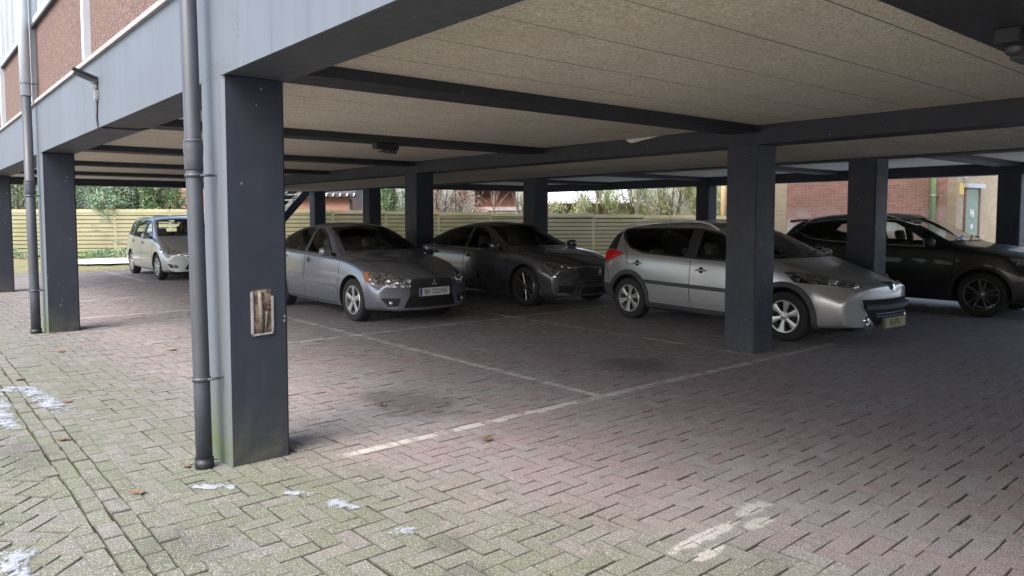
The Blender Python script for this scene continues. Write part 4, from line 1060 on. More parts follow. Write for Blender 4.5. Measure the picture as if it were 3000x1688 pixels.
def leafmat(name, cols, rough=.6, trans=.15):
    m, nt, b = newmat(name); g = NG(nt)
    n = g.n('ShaderNodeAttribute', attribute_name='leaf').outputs['Fac']
    c = g.mix(g.ramp(n, 0, .5), cols[0], cols[1]); c = g.mix(g.ramp(n, .5, 1), c, cols[2])
    g.put(b.inputs['Base Color'], c); setp(b, rough=rough, spec=.4)
    return m

M = dict(
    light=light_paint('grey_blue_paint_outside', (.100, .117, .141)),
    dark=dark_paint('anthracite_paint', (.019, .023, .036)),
    beam=dark_paint('anthracite_beam_paint', (.020, .022, .026), .6, .3),
    soffit=dark_paint('anthracite_soffit', (.055, .058, .068), .65, .4),
    ceil=ceiling_mat(), paving=paving_mat(), joint=joint_mat(),
    pipe=plain('grey_drainpipe', (.045, .050, .063), .45, var=.14, scale=5, bump=.06),
    pipew=plain('white_drainpipe', (.42, .46, .50), .4, var=.06, scale=4),
    agg=None,
    white=plain('white_frame', (.44, .47, .50), .45, var=.06, scale=5),
    ledge=plain('weathered_ledge', (.28, .27, .26), .7, var=.2, scale=14),
    black=plain('black_lamp', (.012, .013, .016), .5, var=.2),
    lampc=plain('lamp_cover_dusty', (.035, .034, .032), .35, var=.2),
    metal=plain('galvanised', (.45, .45, .44), .4, metal=.6, var=.2, scale=20),
    rust=None,
)
def agg_mat():
    m, nt, b = newmat('pebble_dash_panel'); g = NG(nt); v = g.pos()
    vo = g.n('ShaderNodeTexVoronoi'); vo.inputs['Scale'].default_value = 75; g.L.new(v, vo.inputs['Vector'])
    s3 = g.sep(vo.outputs['Color']); n = g.noise(1.1, 4, .6, v)
    c = g.mix(s3[0], (.055, .032, .026), (.17, .105, .088)); c = g.mix(g.ramp(s3[1], .8, .95, 0, .6), c, (.27, .20, .175))
    c = g.mix(g.ramp(n, .45, .7, 0, .4), c, (.11, .075, .055))
    g.put(b.inputs['Base Color'], c); setp(b, rough=.9)
    g.put(b.inputs['Normal'], g.bump(vo.outputs['Distance'], .8, .008)); return m
M['agg'] = agg_mat()
def rust_mat():
    m, nt, b = newmat('rusty_recess'); g = NG(nt); v = g.pos(); n = g.noise(16, 5, .6, v, 1.0); n2 = g.noise(60, 4, .6, v)
    c = g.mix(g.ramp(n, .42, .55), (.05, .018, .014), (.20, .17, .13)); c = g.mix(g.ramp(n2, .4, .7, 0, .5), c, (.08, .03, .02))
    g.put(b.inputs['Base Color'], c); setp(b, rough=.85); g.put(b.inputs['Normal'], g.bump(n, .5, .01)); return m
M['rust'] = rust_mat(); M['rustpipe'] = plain('dull_pipe', (.12, .11, .085), .7, var=.5, scale=30)

# ------------------------------------------------------------------ paving
def bricks_mesh(name, cells, L, Wd, org, ang, z0, jit, zone, jw=.0026, ch=.0028):
    """cells: list of (cx, cy, horizontal?) in brick frame"""
    ca, sa = math.cos(ang), math.sin(ang)
    C = np.array([(c[0], c[1]) for c in cells]); H = np.array([c[2] for c in cells])
    X = org[0] + C[:, 0] * ca - C[:, 1] * sa; Y = org[1] + C[:, 0] * sa + C[:, 1] * ca
    keep = zone(X, Y); C = C[keep]; H = H[keep]; X = X[keep]; Y = Y[keep]; n = len(X)
    a = NR.normal(0, .006 + jit * .02, n) + ang + np.where(H, 0, PI / 2)
    X = X + NR.normal(0, .0012 + jit * .003, n); Y = Y + NR.normal(0, .0012 + jit * .003, n)
    hz = z0 + NR.normal(0, .0010 + jit * .0016, n)
    tx = NR.normal(0, .004 + jit * .010, n); ty = NR.normal(0, .006 + jit * .012, n)
    V = np.zeros((n, 12, 3)); hl, hw = L / 2 - jw, Wd / 2 - jw
    gx = NR.uniform(-.0005, .003, n)
    loc = [(-hl, -hw, -.03), (hl, -hw, -.03), (hl, hw, -.03), (-hl, hw, -.03),
           (-hl, -hw, -ch), (hl, -hw, -ch), (hl, hw, -ch), (-hl, hw, -ch),
           (-hl + ch, -hw + ch, 0), (hl - ch, -hw + ch, 0), (hl - ch, hw - ch, 0), (-hl + ch, hw - ch, 0)]
    c_, s_ = np.cos(a), np.sin(a)
    for k, (u, w, h) in enumerate(loc):
        V[:, k, 0] = X + u * c_ - w * s_; V[:, k, 1] = Y + u * s_ + w * c_; V[:, k, 2] = hz + h + (u * tx + w * ty) * (1 if h > -.02 else 0)
    F = [(0, 1, 5, 4), (1, 2, 6, 5), (2, 3, 7, 6), (3, 0, 4, 7), (4, 5, 9, 8), (5, 6, 10, 9), (6, 7, 11, 10), (7, 4, 8, 11), (8, 9, 10, 11)]
    F = np.array(F); FF = (F[None] + (np.arange(n) * 12)[:, None, None]).reshape(-1, 4)
    me = bpy.data.meshes.new(name)
    me.vertices.add(n * 12); me.vertices.foreach_set('co', V.reshape(-1))
    me.loops.add(len(FF) * 4); me.loops.foreach_set('vertex_index', FF.reshape(-1).astype(np.int32))
    me.polygons.add(len(FF)); me.polygons.foreach_set('loop_start', np.arange(0, len(FF) * 4, 4, dtype=np.int32))
    me.polygons.foreach_set('loop_total', np.full(len(FF), 4, dtype=np.int32))
    me.update(calc_edges=True)
    me.polygons.foreach_set('use_smooth', [False] * len(me.polygons))
    at = me.attributes.new('brick', 'FLOAT_VECTOR', 'FACE')
    rv = np.repeat(NR.rand(n, 3)[:, None, :], 9, axis=1); rv[:, :8, 2] = 2.0
    at.data.foreach_set('vector', rv.reshape(-1))
    me.materials.append(M['paving'])
    o = link(name, me); tag(o, kind='structure'); return o

def herring(n0, n1, m0, m1, w):
    out = []
    for a in range(n0, n1):
        for b in range(m0, m1):
            k = (a + b) % 4
            if k == 0: out.append(((a + 1) * w, (b + .5) * w, True))
            elif k == 2: out.append(((a + .5) * w, (b + 1) * w, False))
    return out
BW = .108; BL = .216
XE = -.56; XP = -.98      # inner and outer edge of the straight courses
bricks_mesh('paving', herring(-6, 215, -80, 190, BW), BL, BW, (0, 0), R(1.2), 0.0, .35, lambda X, Y: (X > XE + .03) & (X < 20.4) & (Y > -8) & (Y < 19.5))
cells = []
nc = 4
for i in range(nc):
    for j in range(-30, 110): cells.append((XP + (i + .5) * (XE - XP) / nc, (j + .5 * (i % 2)) * BL * .98, False))
bricks_mesh('paving_edge', cells, BL * .98, (XE - XP) / nc, (0, 0), 0.0, .001, .7, lambda X, Y: (Y > -6) & (Y < 20), jw=.0035, ch=.005)
bricks_mesh('path', herring(-90, 130, -90, 130, BW), BL, BW, (XP, 0), R(45), -.002, 1.0, lambda X, Y: (X < XP - .03) & (X > -5) & (Y > -6) & (Y < 16), jw=.0045, ch=.005)
b = MB(); b.box(XE - .01, XE + .22, -6, 19.4, -.02, -.0035); b.box(XP - .24, XP + .01, -6, 16, -.02, -.0065); o = b.build('paving', M['paving']); tag(o, kind='structure')
b = MB(); b.box(-90, 110, -60, 130, -.6, -.0085); o = b.build('ground', M['joint']); tag(o, kind='structure')
def yard_mat():
    m, nt, b = newmat('yard_paving'); g = NG(nt); v = g.pos(); n = g.noise(.5, 5, .6, v); n2 = g.noise(30, 4, .7, v)
    c = g.mix(g.ramp(n2, .3, .7), (.22, .21, .18), (.36, .34, .30)); c = g.mix(g.ramp(n, .46, .54, 0, .9), c, (.74, .77, .82))
    g.put(b.inputs['Base Color'], c); setp(b, rough=.85); g.put(b.inputs['Normal'], g.bump(n2, .5, .01)); return m
MY = yard_mat()
b = MB(); b.box(XE + .002, 21, -27, -8.1, -.02, -.001); o = b.build('paving', M['paving']); tag(o, kind='structure')
b = MB(); b.box(-90, -5.02, -60, 130, -.02, .0); b.box(-5.0, 60, -60, -27.05, -.02, .001); b.box(-5.0, XE, -27, -6.1, -.02, .001); b.box(21.05, 60, -27, 19.3, -.02, .001); o = b.build('yard', MY); tag(o, kind='structure')

# far yard: asphalt-like sheet beyond the paving, snow and verge
def verge_mat():
    m, nt, b = newmat('grass_verge'); g = NG(nt); v = g.pos(); n = g.noise(1.5, 5, .65, v); n2 = g.noise(25, 4, .7, v)
    c = g.mix(g.ramp(n, .4, .6), (.10, .13, .03), (.22, .19, .11)); c = g.mix(g.ramp(n2, .4, .65, 0, .6), c, (.30, .26, .18))
    g.put(b.inputs['Base Color'], c); setp(b, rough=.95); g.put(b.inputs['Normal'], g.bump(n2, .8, .04)); return m
def snow_mat():
    m, nt, b = newmat('old_snow'); g = NG(nt); v = g.pos(); n = g.noise(9, 5, .65, v); n2 = g.noise(70, 4, .7, v)
    c = g.mix(g.ramp(n, .35, .7), (.60, .62, .66), (.86, .88, .92)); c = g.mix(g.ramp(n2, .62, .75, 0, .6), c, (.18, .17, .15))
    g.put(b.inputs['Base Color'], c); setp(b, rough=.6); g.put(b.inputs['Normal'], g.bump(n, .7, .02, g.bump(n2, .4, .006))); return m
MV = verge_mat(); MS = snow_mat()
def fr(r, f): return (-1.625 + .780 * r + .625 * f, -4.528 - .625 * r + .780 * f)
FROT = math.atan2(-.625, .780)
def fline(r): return 26.0 + (r + 13.5) * .07
b = MB(); vs = []; fs = []; nx, ny = 120, 20
for j in range(ny + 1):
    for i in range(nx + 1):
        r_ = -32 + 60 * i / nx; wd_ = 5.6 - 4.2 * max(0, min(1, (r_ + 12) / 4)); f_ = fline(r_) - wd_ + (wd_ + 12) * (j / ny) ** 1.4
        x, y = fr(r_, f_); t_ = min(1, max(0, (f_ - fline(r_) + wd_) / wd_))
        vs.append((x, y, .004 + .14 * t_ + (random.uniform(0, .03) if 0 < j else 0)))
for j in range(ny):
    for i in range(nx): fs.append((j * (nx + 1) + i, j * (nx + 1) + i + 1, (j + 1) * (nx + 1) + i + 1, (j + 1) * (nx + 1) + i))
b.add(vs, fs, 0, True); o = b.build('grass_verge', MV); tag(o, kind='structure')

def frost_mat():
    m, nt, b = newmat('melting_snow'); g = NG(nt); v = g.pos(); n = g.noise(38, 5, .7, v); n2 = g.noise(11, 4, .6, v); n3 = g.noise(150, 3, .7, v)
    g.put(b.inputs['Base Color'], g.mix(g.ramp(n3, .3, .6), (.20, .22, .27), (.46, .50, .57))); setp(b, rough=.55)
    uv = g.n('ShaderNodeAttribute', attribute_name='edge').outputs['Fac']
    a = g.math('ADD', g.math('MULTIPLY', uv, .95), g.math('ADD', g.math('MULTIPLY', g.math('SUBTRACT', n, .5), 3.2), g.math('MULTIPLY', g.math('SUBTRACT', n2, .5), 2.4)))
    g.put(b.inputs['Alpha'], g.ramp(a, .45, .95, 0, .7)); g.put(b.inputs['Normal'], g.bump(n, .5, .006)); return m
MFR = frost_mat()
def blob(name, outline, z, h, mat, seed, n=26, rag=.25, flat=.5):
    """irregular thin mound: outline = list of xy, returns object"""
    rr = random.Random(seed); P = smooth_poly([Vector((p[0], p[1], 0)) for p in outline], 7)
    c = sum(P, Vector()) / len(P); m = len(P); b = MB(); rings = [0.02, .3, .55, .78, .92, 1.0]
    nz = [[1 + rr.uniform(-rag, rag) for _ in range(m)] for _ in rings]
    vs = [(c.x, c.y, z + h)]
    for k, t in enumerate(rings[1:]):
        for i, p in enumerate(P):
            q = c + (p - c) * t * (1 + (nz[k][i] - 1) * (.5 if k < 4 else 1)); hh = h * (1 - t ** 3) * rr.uniform(.5, 1.3)
            vs.append((q.x, q.y, z + (hh if k < 4 else -.004)))
    fs = [(0, 1 + i, 1 + (i + 1) % m) for i in range(m)]
    for k in range(len(rings) - 2):
        for i in range(m): fs.append((1 + k * m + i, 1 + k * m + (i + 1) % m, 1 + (k + 1) * m + (i + 1) % m, 1 + (k + 1) * m + i))
    b.add(vs, fs, 0, True); return b.build(name, mat)

def band(pts, w):
    """outline round a polyline with widths"""
    P = [Vector((p[0], p[1], 0)) for p in pts]; L_, R_ = [], []
    for i, p in enumerate(P):
        t = (P[min(i + 1, len(P) - 1)] - P[max(i - 1, 0)]).normalized(); nn = Vector((-t.y, t.x, 0)); ww = w[i] if isinstance(w, list) else w
        L_.append((p + nn * ww)[:2]); R_.append((p - nn * ww)[:2])
    return L_ + R_[::-1]
def snow_strip(pts, w, label, seed, h=.014):
    """long thin strip built as a ribbon of ragged cells"""
    rr = random.Random(seed); P = smooth_poly([Vector((p[0], p[1], 0)) for p in pts], 10, closed=False); b = MB(); vs = []; n = len(P); K_ = 7; ed = []
    for i, p in enumerate(P):
        t = (P[min(i + 1, n - 1)] - P[max(i - 1, 0)]).normalized(); nn = Vector((-t.y, t.x, 0)); ww = w * 1.9
        for k in range(K_):
            s_ = -1 + 2 * k / (K_ - 1); q = p + nn * ww * s_; e = (1 - s_ * s_) * min(1, 4 * i / (n - 1), 4 * (1 - i / (n - 1)))
            ed.append(e); vs.append((q.x, q.y, .004 + h * e * rr.uniform(.6, 1.1)))
    fs = [(i * K_ + k, i * K_ + k + 1, (i + 1) * K_ + k + 1, (i + 1) * K_ + k) for i in range(n - 1) for k in range(K_ - 1)]
    b.add(vs, fs, 0, True); o = b.build('snow_patch', MFR, fix=False)
    at = o.data.attributes.new('edge', 'FLOAT', 'POINT'); at.data.foreach_set('value', ed)
    tag(o, label, 'snow', 'patches of old snow'); return o
snow_strip([(-.98, 2.85), (-.88, 3.25), (-.74, 3.3), (-.66, 2.9), (-.60, 2.3), (-.58, 1.85)], .06, 'long curved strip of melting snow on the paving at the left edge', 1, .02)
snow_strip([(-.93, 3.0), (-.97, 2.5), (-.99, 2.0), (-.96, 1.8)], .055, 'short snow remnant beside the long curved snow strip', 2)
snow_strip([(-1.20, -.45), (-1.24, -.75), (-1.28, -1.0)], .05, 'small snow patch in the bottom left corner of the paving', 3)
snow_strip([(-.36, -.17), (-.2, -.28), (-.08, -.42)], .028, 'thin snow sliver in front of the nearest drainpipe', 4, .007)
snow_strip([(.05, -.58), (.13, -.68), (.2, -.75)], .022, 'tiny snow sliver on the green bricks before the nearest column', 5, .006)
snow_strip([(.22, -.86), (.24, -1.0), (.30, -1.12)], .034, 'broad snow smear on the green bricks, middle of the row', 6, .008)
snow_strip([(.28, -1.40), (.33, -1.48), (.38, -1.53)], .03, 'last snow smear of the row towards the bottom edge', 7, .008)
o = blob('snow', [fr(-13.0, 22.9), fr(-12.3, 22.6), fr(-11, 23.0), fr(-9.4, 23.4), fr(-8.9, 24.6), fr(-10.4, 25.4), fr(-12.2, 25.5), fr(-13.6, 25.2), fr(-13.6, 23.8)], .135, .06, MS, 9, rag=.1); tag(o, kind='structure')
o = blob('snow', [(12.4, .5), (12.9, -.1), (14.0, -.6), (15.8, -.4), (16.2, 1.6), (15.2, 3.6), (13.6, 2.9), (12.7, 1.6)], .0, .025, MS, 10, rag=.1); tag(o, kind='structure')
o = blob('snow', [(16.0, -3.5), (18.5, -4.5), (19.6, 1.2), (19.3, 5.6), (18.8, 9.5), (16.6, 12), (15.9, 3.5)], .0, .03, MS, 12, rag=.1); tag(o, kind='structure')

# ------------------------------------------------------------------ the apartment building
SP = 6.87; CW = .39
XF, XA, XB, XD = 0.0, 5.99, 9.0, 15.22
ZS, ZC, ZA, ZCOR = 2.445, 2.585, 2.375, 2.365
Y0, Y1 = -27.0, 17.45
bl = empty('apartment_building', (0, 0, 0)); tag(bl, 'apartment building on dark columns above an open parking level', 'building')
def column(x0, x1, y0, y1, top, lit=None, label=None):
    b = MB(); b.cbox(x0, x1, y0, y1, -.02, top, .018)
    if lit:      # outer face painted light
        # face index: side faces order in prism
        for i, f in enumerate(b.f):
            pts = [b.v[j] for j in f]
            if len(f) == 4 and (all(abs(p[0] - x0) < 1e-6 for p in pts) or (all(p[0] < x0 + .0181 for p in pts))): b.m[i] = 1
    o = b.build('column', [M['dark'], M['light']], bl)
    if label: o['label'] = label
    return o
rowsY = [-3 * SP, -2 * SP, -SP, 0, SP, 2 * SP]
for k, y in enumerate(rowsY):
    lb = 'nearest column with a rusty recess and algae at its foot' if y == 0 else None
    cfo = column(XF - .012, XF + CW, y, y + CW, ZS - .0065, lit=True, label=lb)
    if y == 0: c1 = cfo
    column(XA, XA + CW + .02, y, y + CW, ZA - .002)
    column(XB, XB + CW, y, y + CW, ZCOR - .003)
    if y >= -1: column(XD, XD + CW, y, y + CW, ZCOR - .003)
column(XB, XB + CW, 2.5 * SP, 2.5 * SP + CW, ZCOR - .003)
column(XA, XA + CW, 2.5 * SP, 2.5 * SP + CW, ZA - .003)
# facade beam: dark core (soffit) with light outer face panel
b = MB(); b.box(.004, CW + .02, Y0, Y1, ZS, 3.10, 0); b.build('facade_beam', M['soffit'], bl)
b = MB(); b.cbox(-.012, .0035, Y0, Y1, ZS - .006, 3.095, .004); b.build('beam_face', M['light'], bl)
b = MB(); b.box(XA + .02, XA + .30, Y0, -3.75, -.02, ZA - .001); b.build('light_blocking_wall', M['dark'], bl)  # unseen wall, added to keep light off the near paving on the right
# inner spine beams
b = MB(); b.box(XA, XA + CW + .01, Y0, Y1, ZA, 2.75); b.build('spine_beam', M['beam'], bl)
b = MB(); b.box(XB - .01, XB + CW, Y0, Y1, ZCOR - .002, 2.75); b.build('spine_beam', M['beam'], bl)
YD0, YD1 = -SP / 2, 2 * SP + CW
b = MB(); b.box(XD, XD + CW, YD0, YD1, ZCOR, 2.95); b.build('spine_beam', M['beam'], bl)
# cross beams
for k in range(-7, 6):
    y = k * SP / 2
    if y < Y0: continue
    last = (k == 5)
    b = MB(); b.box(CW + .022, XA - .003, y, y + (.36 if not last else .30), 2.505 if not last else 2.40, 2.72); b.build('cross_beam', M['beam'], bl)
    if -1 <= k <= 4:
        b = MB(); b.box(XB + CW + .003, XD - .003, y, y + .36, 2.505 if k not in (-1, 4) else 2.40, 2.72); b.build('cross_beam', M['beam'], bl)
b = MB(); b.box(XA + CW + .02, XB - .02, Y1 - .10, Y1 - .01, ZCOR + .003, 2.72); b.build('cross_beam', M['beam'], bl)
# ceilings
b = MB(); b.box(CW + .023, XA - .001, Y0, Y1, ZC, ZC + .05); b.build('ceiling', M['ceil'], bl)
b = MB(); b.box(XA + CW + .012, XB - .012, Y0, Y1 - .102, ZCOR + .014, ZCOR + .06); b.build('ceiling', M['ceil'], bl)
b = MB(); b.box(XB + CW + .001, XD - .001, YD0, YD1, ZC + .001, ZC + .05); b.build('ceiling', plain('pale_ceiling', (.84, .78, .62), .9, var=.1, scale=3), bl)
# upper floor
b = MB(); b.box(.10, XB + CW, Y0, Y1 - .02, 2.76, 3.0); b.box(XB + CW + .001, XD + .3, YD0, YD1 - .02, 2.76, 3.0); b.build('floor_slab', M['beam'], bl)
b = MB(); b.box(.02, XB + CW, Y0, Y1, 3.145, 8.2); b.box(XB + CW + .001, XD + .3, YD0, YD1, 3.001, 8.2); b.build('upper_wall', M['agg'], bl)
b = MB(); b.cbox(-.045, .30, Y0, Y1, 3.10, 3.142, .01); b.build('ledge', M['ledge'], bl)
b = MB(); b.box(-.03, .1, Y0, Y1, 4.13, 4.165); b.build('window_sill', M['black'], bl)
for k in range(-6, 6):
    y = 3.72 + (k - 1) * SP / 2 + .04
    if y < Y0 or y > Y1: continue
    b = MB(); b.cbox(-.05, .06, y, y + .085, 3.143, 8.1, .006); b.build('facade_post', M['white'], bl)
# windows
gw = plain('upper_window_glass', (.25, .32, .33), .08, var=.3, scale=.8, coat=1)
for k in range(-6, 5):
    y = 3.72 + (k - 1) * SP / 2 + .04 + .085
    if y < Y0 - 3: continue
    ya, yb = max(y, Y0) + .004, min(y + SP / 2 - .085, Y1) - .004
    b = MB()
    for (p, q) in ((ya, ya + .07), (yb - .07, yb)): b.box(-.02, .04, p, q, 4.17, 6.2)
    n = 5
    for i in range(1, n):
        yy = ya + (yb - ya) * i / n; b.box(-.018, .04, yy - .035, yy + .035, 4.255, 6.1)
    b.box(-.022, .041, ya + .071, yb - .071, 4.17, 4.25); b.box(-.022, .041, ya + .071, yb - .071, 6.12, 6.2)
    w = b.build('window', M['white'], bl)
    b = MB(); b.box(.005, .018, ya + .05, yb - .05, 4.2, 6.15); b.build('pane', gw, w)
# ceiling board hanging loose over the second bay
b = MB(); b.add([(5.984, 1.33, 2.583), (5.984, 1.90, 2.575), (5.984, 1.80, 2.525), (5.95, 1.4, 2.584), (5.95, 1.88, 2.584)], [(0, 2, 1), (0, 1, 4, 3)]); b.build('loose_board', M['ceil'], bl)
# rusty recess in the nearest column
b = MB(); b.box(.150, .275, -.003, .002, .83, 1.11); b.build('recess_plate', M['rust'], c1)
b = MB()
b.obox((.147, -.006, .965), (.007, 0, .002), (0, .006, 0), (0, 0, .135)); b.obox((.281, -.006, .95), (.006, 0, 0), (0, .006, 0), (.001, 0, .115)); b.obox((.215, -.006, .825), (.064, 0, .003), (0, .006, 0), (0, 0, .006))
b.build('recess_frame', plain('old_frame', (.26, .25, .25), .6, var=.3, scale=25), c1)
b = MB(); b.tube([(.205, -.008, .84), (.203, -.012, .97), (.196, -.01, 1.10)], [.012, .015, .013], 8); b.tube([(.232, -.010, .845), (.24, -.012, .97)], [.008, .01], 8); b.build('recess_pipe', M['rustpipe'], c1)

# ------------------------------------------------------------------ drainpipes
def drainpipe(x, y, yt, x_t, zcol, zcl, zwhite, label, r_=.05):
    t = empty('drainpipe', (x, y, 0)); tag(t, label, 'drainpipe', 'drainpipes along the facade')
    P = lambda z: (x + (x_t - x) * z / 3, y + (yt - y) * z / 3, z)
    def bld(nm, b, mat, p=t):
        b.v = [(v[0] - x, v[1] - y, v[2]) for v in b.v]; return b.build(nm, mat, p)
    b = MB(); b.tube([P(.035), P(.5), P(1.2), P(zwhite)], r_, 24); bld('pipe', b, M['pipe'])
    if zwhite < 5:
        b = MB(); b.tube([P(zwhite - .02), P(4.5), P(7)], r_ + .006, 24); bld('upper_pipe', b, M['pipew'])
    b = MB()
    zz = zcol; pr = [(-.14, 1.02), (-.13, 1.13), (-.06, 1.10), (-.02, 1.18), (.02, 1.20), (.035, 1.14), (.04, 1.2), (.048, 1.2), (.052, 1.0)]
    b.tube([P(zz + a) for a, _ in pr], [r_ * c for _, c in pr], 24); bld('collar', b, M['pipe'])
    for z in zcl:
        b = MB(); b.tube([P(z - .012), P(z + .012)], r_ + .006, 24); p0 = Vector(P(z))
        b.tube([p0 + Vector((.02, -.05, 0)), p0 + Vector((.10, -.055, .003))], .008, 8); b.tube([p0 + Vector((.085, -.055, .003)), p0 + Vector((.17, -.01, .003))], .005, 8)
        bld('clamp', b, M['pipe'])
    b = MB(); b.tube([P(-.01), P(.06)], [r_ * 1.16, r_ * 1.14], 24); b.tube([P(.055), P(.062)], [r_ * 1.15] * 2, 24); bld('foot', b, M['black'])
    return t
drainpipe(-.135, .11, .20, -.14, 2.0, [1.83, .56], 9, 'dark grey drainpipe in front of the nearest column')
drainpipe(-.125, 7.0, 7.08, -.13, 2.02, [1.86, .58, 3.36], 3.22, 'drainpipe painted white above and grey below beside the second column', .06)

# ------------------------------------------------------------------ lamps
t = empty('tube_lamp', (0, 3.36, 2.9)); tag(t, 'old fluorescent lamp tilted outward on the facade beam', 'lamp')
def lb(nm, b, mat, p=t): 
    b.v = [(v[0], v[1] - 3.36, v[2] - 2.9) for v in b.v]; return b.build(nm, mat, p)
d = (Vector((-.21, 3.36, 2.95)) - Vector((-.0, 3.36, 2.875))).normalized(); up = Vector((0, 1, 0)).cross(d)
cc = Vector((-.115, 3.36, 2.915))
b = MB(); b.obox(cc - up * .012, d * .105, (0, .04, 0), up * .012); lb('housing', b, M['lampc'])
b = MB(); b.obox(cc + up * .022 * (1 if up.z > 0 else -1) * -1 + Vector((0, 0, .045)), d * .11, (0, .038, 0), up * .010); lb('cover', b, M['black'])
b = MB(); b.tube([cc - d * .10 - Vector((0, 0, .012)), cc + d * .10 - Vector((0, 0, .012))], .013, 8); lb('tube', b, M['metal'])
b = MB(); b.box(-.045, -.013, 3.32, 3.39, 2.70, 2.79); b.tube([(-.03, 3.36, 2.79), (-.03, 3.36, 2.88)], .018, 8); b.box(-.07, -.027, 3.33, 3.39, 2.855, 2.875); lb('junction_box', b, plain('dirty_box', (.20, .20, .19), .5, var=.3, scale=20))
b = MB(); b.tube([(-.022, 3.37, 2.69), (-.022, 3.40, 2.53), (-.02, 3.37, 2.445), (.02, 3.34, 2.435), (.33, 3.28, 2.432), (.40, 3.2, 2.44), (.42, 3.18, 2.52)], .009, 8); lb('cable', b, M['black'])
def ceiling_lamp(x, y, z, label, s=1.0):
    t = empty('ceiling_lamp', (x, y, z)); tag(t, label, 'lamp', 'black lamps under the cross beams')
    b = MB(); b.cbox(-.17 * s, .17 * s, -.06, .06, -.075, 0, .01); b.build('housing', M['black'], t, bevel=.006)
    b = MB(); b.cbox(.0, .15 * s, -.05, .05, -.125, -.076, .012); b.build('cover', M['lampc'], t, bevel=.008)
    b = MB(); b.lathe([(.001, -.115), (.035, -.115), (.045, -.10), (.045, -.076)], origin=(-.06 * s, 0, 0), n=20); b.build('lens', M['lampc'], t)
    return t
ceiling_lamp(3.35, 3.60, 2.504, 'small black ceiling lamp hanging under the cross beam behind the nearest column')
ceiling_lamp(2.95, -3.27, 2.504, 'black ceiling lamp in the upper right corner under a dark beam', 1.35)

# ------------------------------------------------------------------ leaves on the ground
lm = plain('dead_leaf', (.15, .095, .06), .8, var=.35, scale=20)
def dead_leaf(x, y, s, a, label, z=.008):
    b = MB(); n = 18; vs = [(0, 0, .006 * s / .05)]
    for i in range(n):
        t = 2 * PI * i / n; r_ = s * (.62 + .38 * abs(math.cos(2.5 * t)) + random.uniform(-.08, .08)); vs.append((r_ * math.cos(t), r_ * math.sin(t) * .75, random.uniform(0, .22) * s))
    fs = [(0, 1 + i, 1 + (i + 1) % n) for i in range(n)]
    b.add(vs, fs, 0, False); b.tube([(s * .6, 0, .1 * s), (s * 1.4, .1 * s, .05 * s)], [.0018, .001], 4)
    o = b.build('fallen_leaf', lm); o.location = (x, y, z); o.rotation_euler = (0, 0, a); tag(o, label, 'leaf', 'fallen leaves on the paving'); return o
dead_leaf(1.60, -.58, .055, .4, 'brown leaf lying alone just in front of the white bay line')
dead_leaf(1.52, .70, .045, 2, 'orange brown leaf left of the dark oil stain')
dead_leaf(1.98, .42, .035, 1, 'pale leaf lying on the dark oil stain')
dead_leaf(.92, 4.45, .05, 3, 'curled leaf between the nearest and the second column')
dead_leaf(-.12, 5.2, .06, 1.5, 'leaf on the pale bricks just right of the path courses')
dead_leaf(-.70, 3.75, .06, 1.1, 'flat leaf on the straight edge courses above the curved snow')
dead_leaf(-.50, 2.5, .045, .2, 'leaf at the right side of the curved snow strip')
dead_leaf(-.58, -.1, .05, 2.2, 'reddish leaf on the straight courses nearest the bottom')
dead_leaf(-.72, 1.3, .05, 2.8, 'leaf in the brown dirt beside the snow strip')
rl = random.Random(5)
for i in range(26):
    x, y = rl.uniform(.5, 9), rl.uniform(1, 14)
    if i < 8: x, y = rl.uniform(-1.6, .2), rl.uniform(-1.5, 9)
    dead_leaf(x, y, rl.uniform(.018, .035), rl.uniform(0, 6), 'small dry leaf scattered on the brick paving')

# ------------------------------------------------------------------ fence
mfence = None
def fence_mat():
    m, nt, b = newmat('mossy_fence_board'); g = NG(nt); v = g.pos(); n = g.noise(1.0, 5, .65, v); n2 = g.noise(12, 4, .6, g.mapping(v, (.6, 1, 5)))
    c = g.mix(g.ramp(n, .35, .65), (.34, .34, .20), (.45, .42, .29)); c = g.mix(g.ramp(n2, .4, .75, 0, .45), c, (.24, .23, .14))
    g.put(b.inputs['Base Color'], c); setp(b, rough=.9); g.put(b.inputs['Normal'], g.bump(n2, .4, .005)); return m
mfence = fence_mat(); mfenced = plain('fence_gap_shade', (.03, .03, .02), .9)
YF = 25.2
def fence_panel(r, w, top, idx):
    x, y = fr(r, fline(r)); t = empty('fence_panel', (x, y, 0), FROT + math.atan(.07)); tag(t, FL[idx % len(FL)], 'fence', 'timber fence panels at the back')
    b = MB(); z = .05; rr = random.Random(idx)
    while z < top - .10:
        b.obox((w / 2, -.012, z + .064), (w / 2 - .012, 0, rr.uniform(-.003, .003)), (0, .009, 0), (0, -.012, .0585)); z += .144
    b.build('boards', mfence, t)
    b = MB(); b.box(.01, w - .01, .012, .02, .05, top); b.build('shade_backing', mfenced, t)  # dark sheet stands in for the shadow lines between boards
    b = MB(); b.box(-.035, .035, -.02, .08, 0, top + .0); b.build('fence_post', mfence, t)
    b = MB(); b.box(0.01, w - .01, -.04, .03, top - .10, top + .02); b.build('cap', mfence, t)
FL = ['horizontal board fence panel, yellow green with moss']
i = 0; r = -30.0
while r < 13:
    top = 1.83 - max(0, min(.36, (r + 8) * .0178)); fence_panel(r, 1.9, top, i); r += 1.9; i += 1
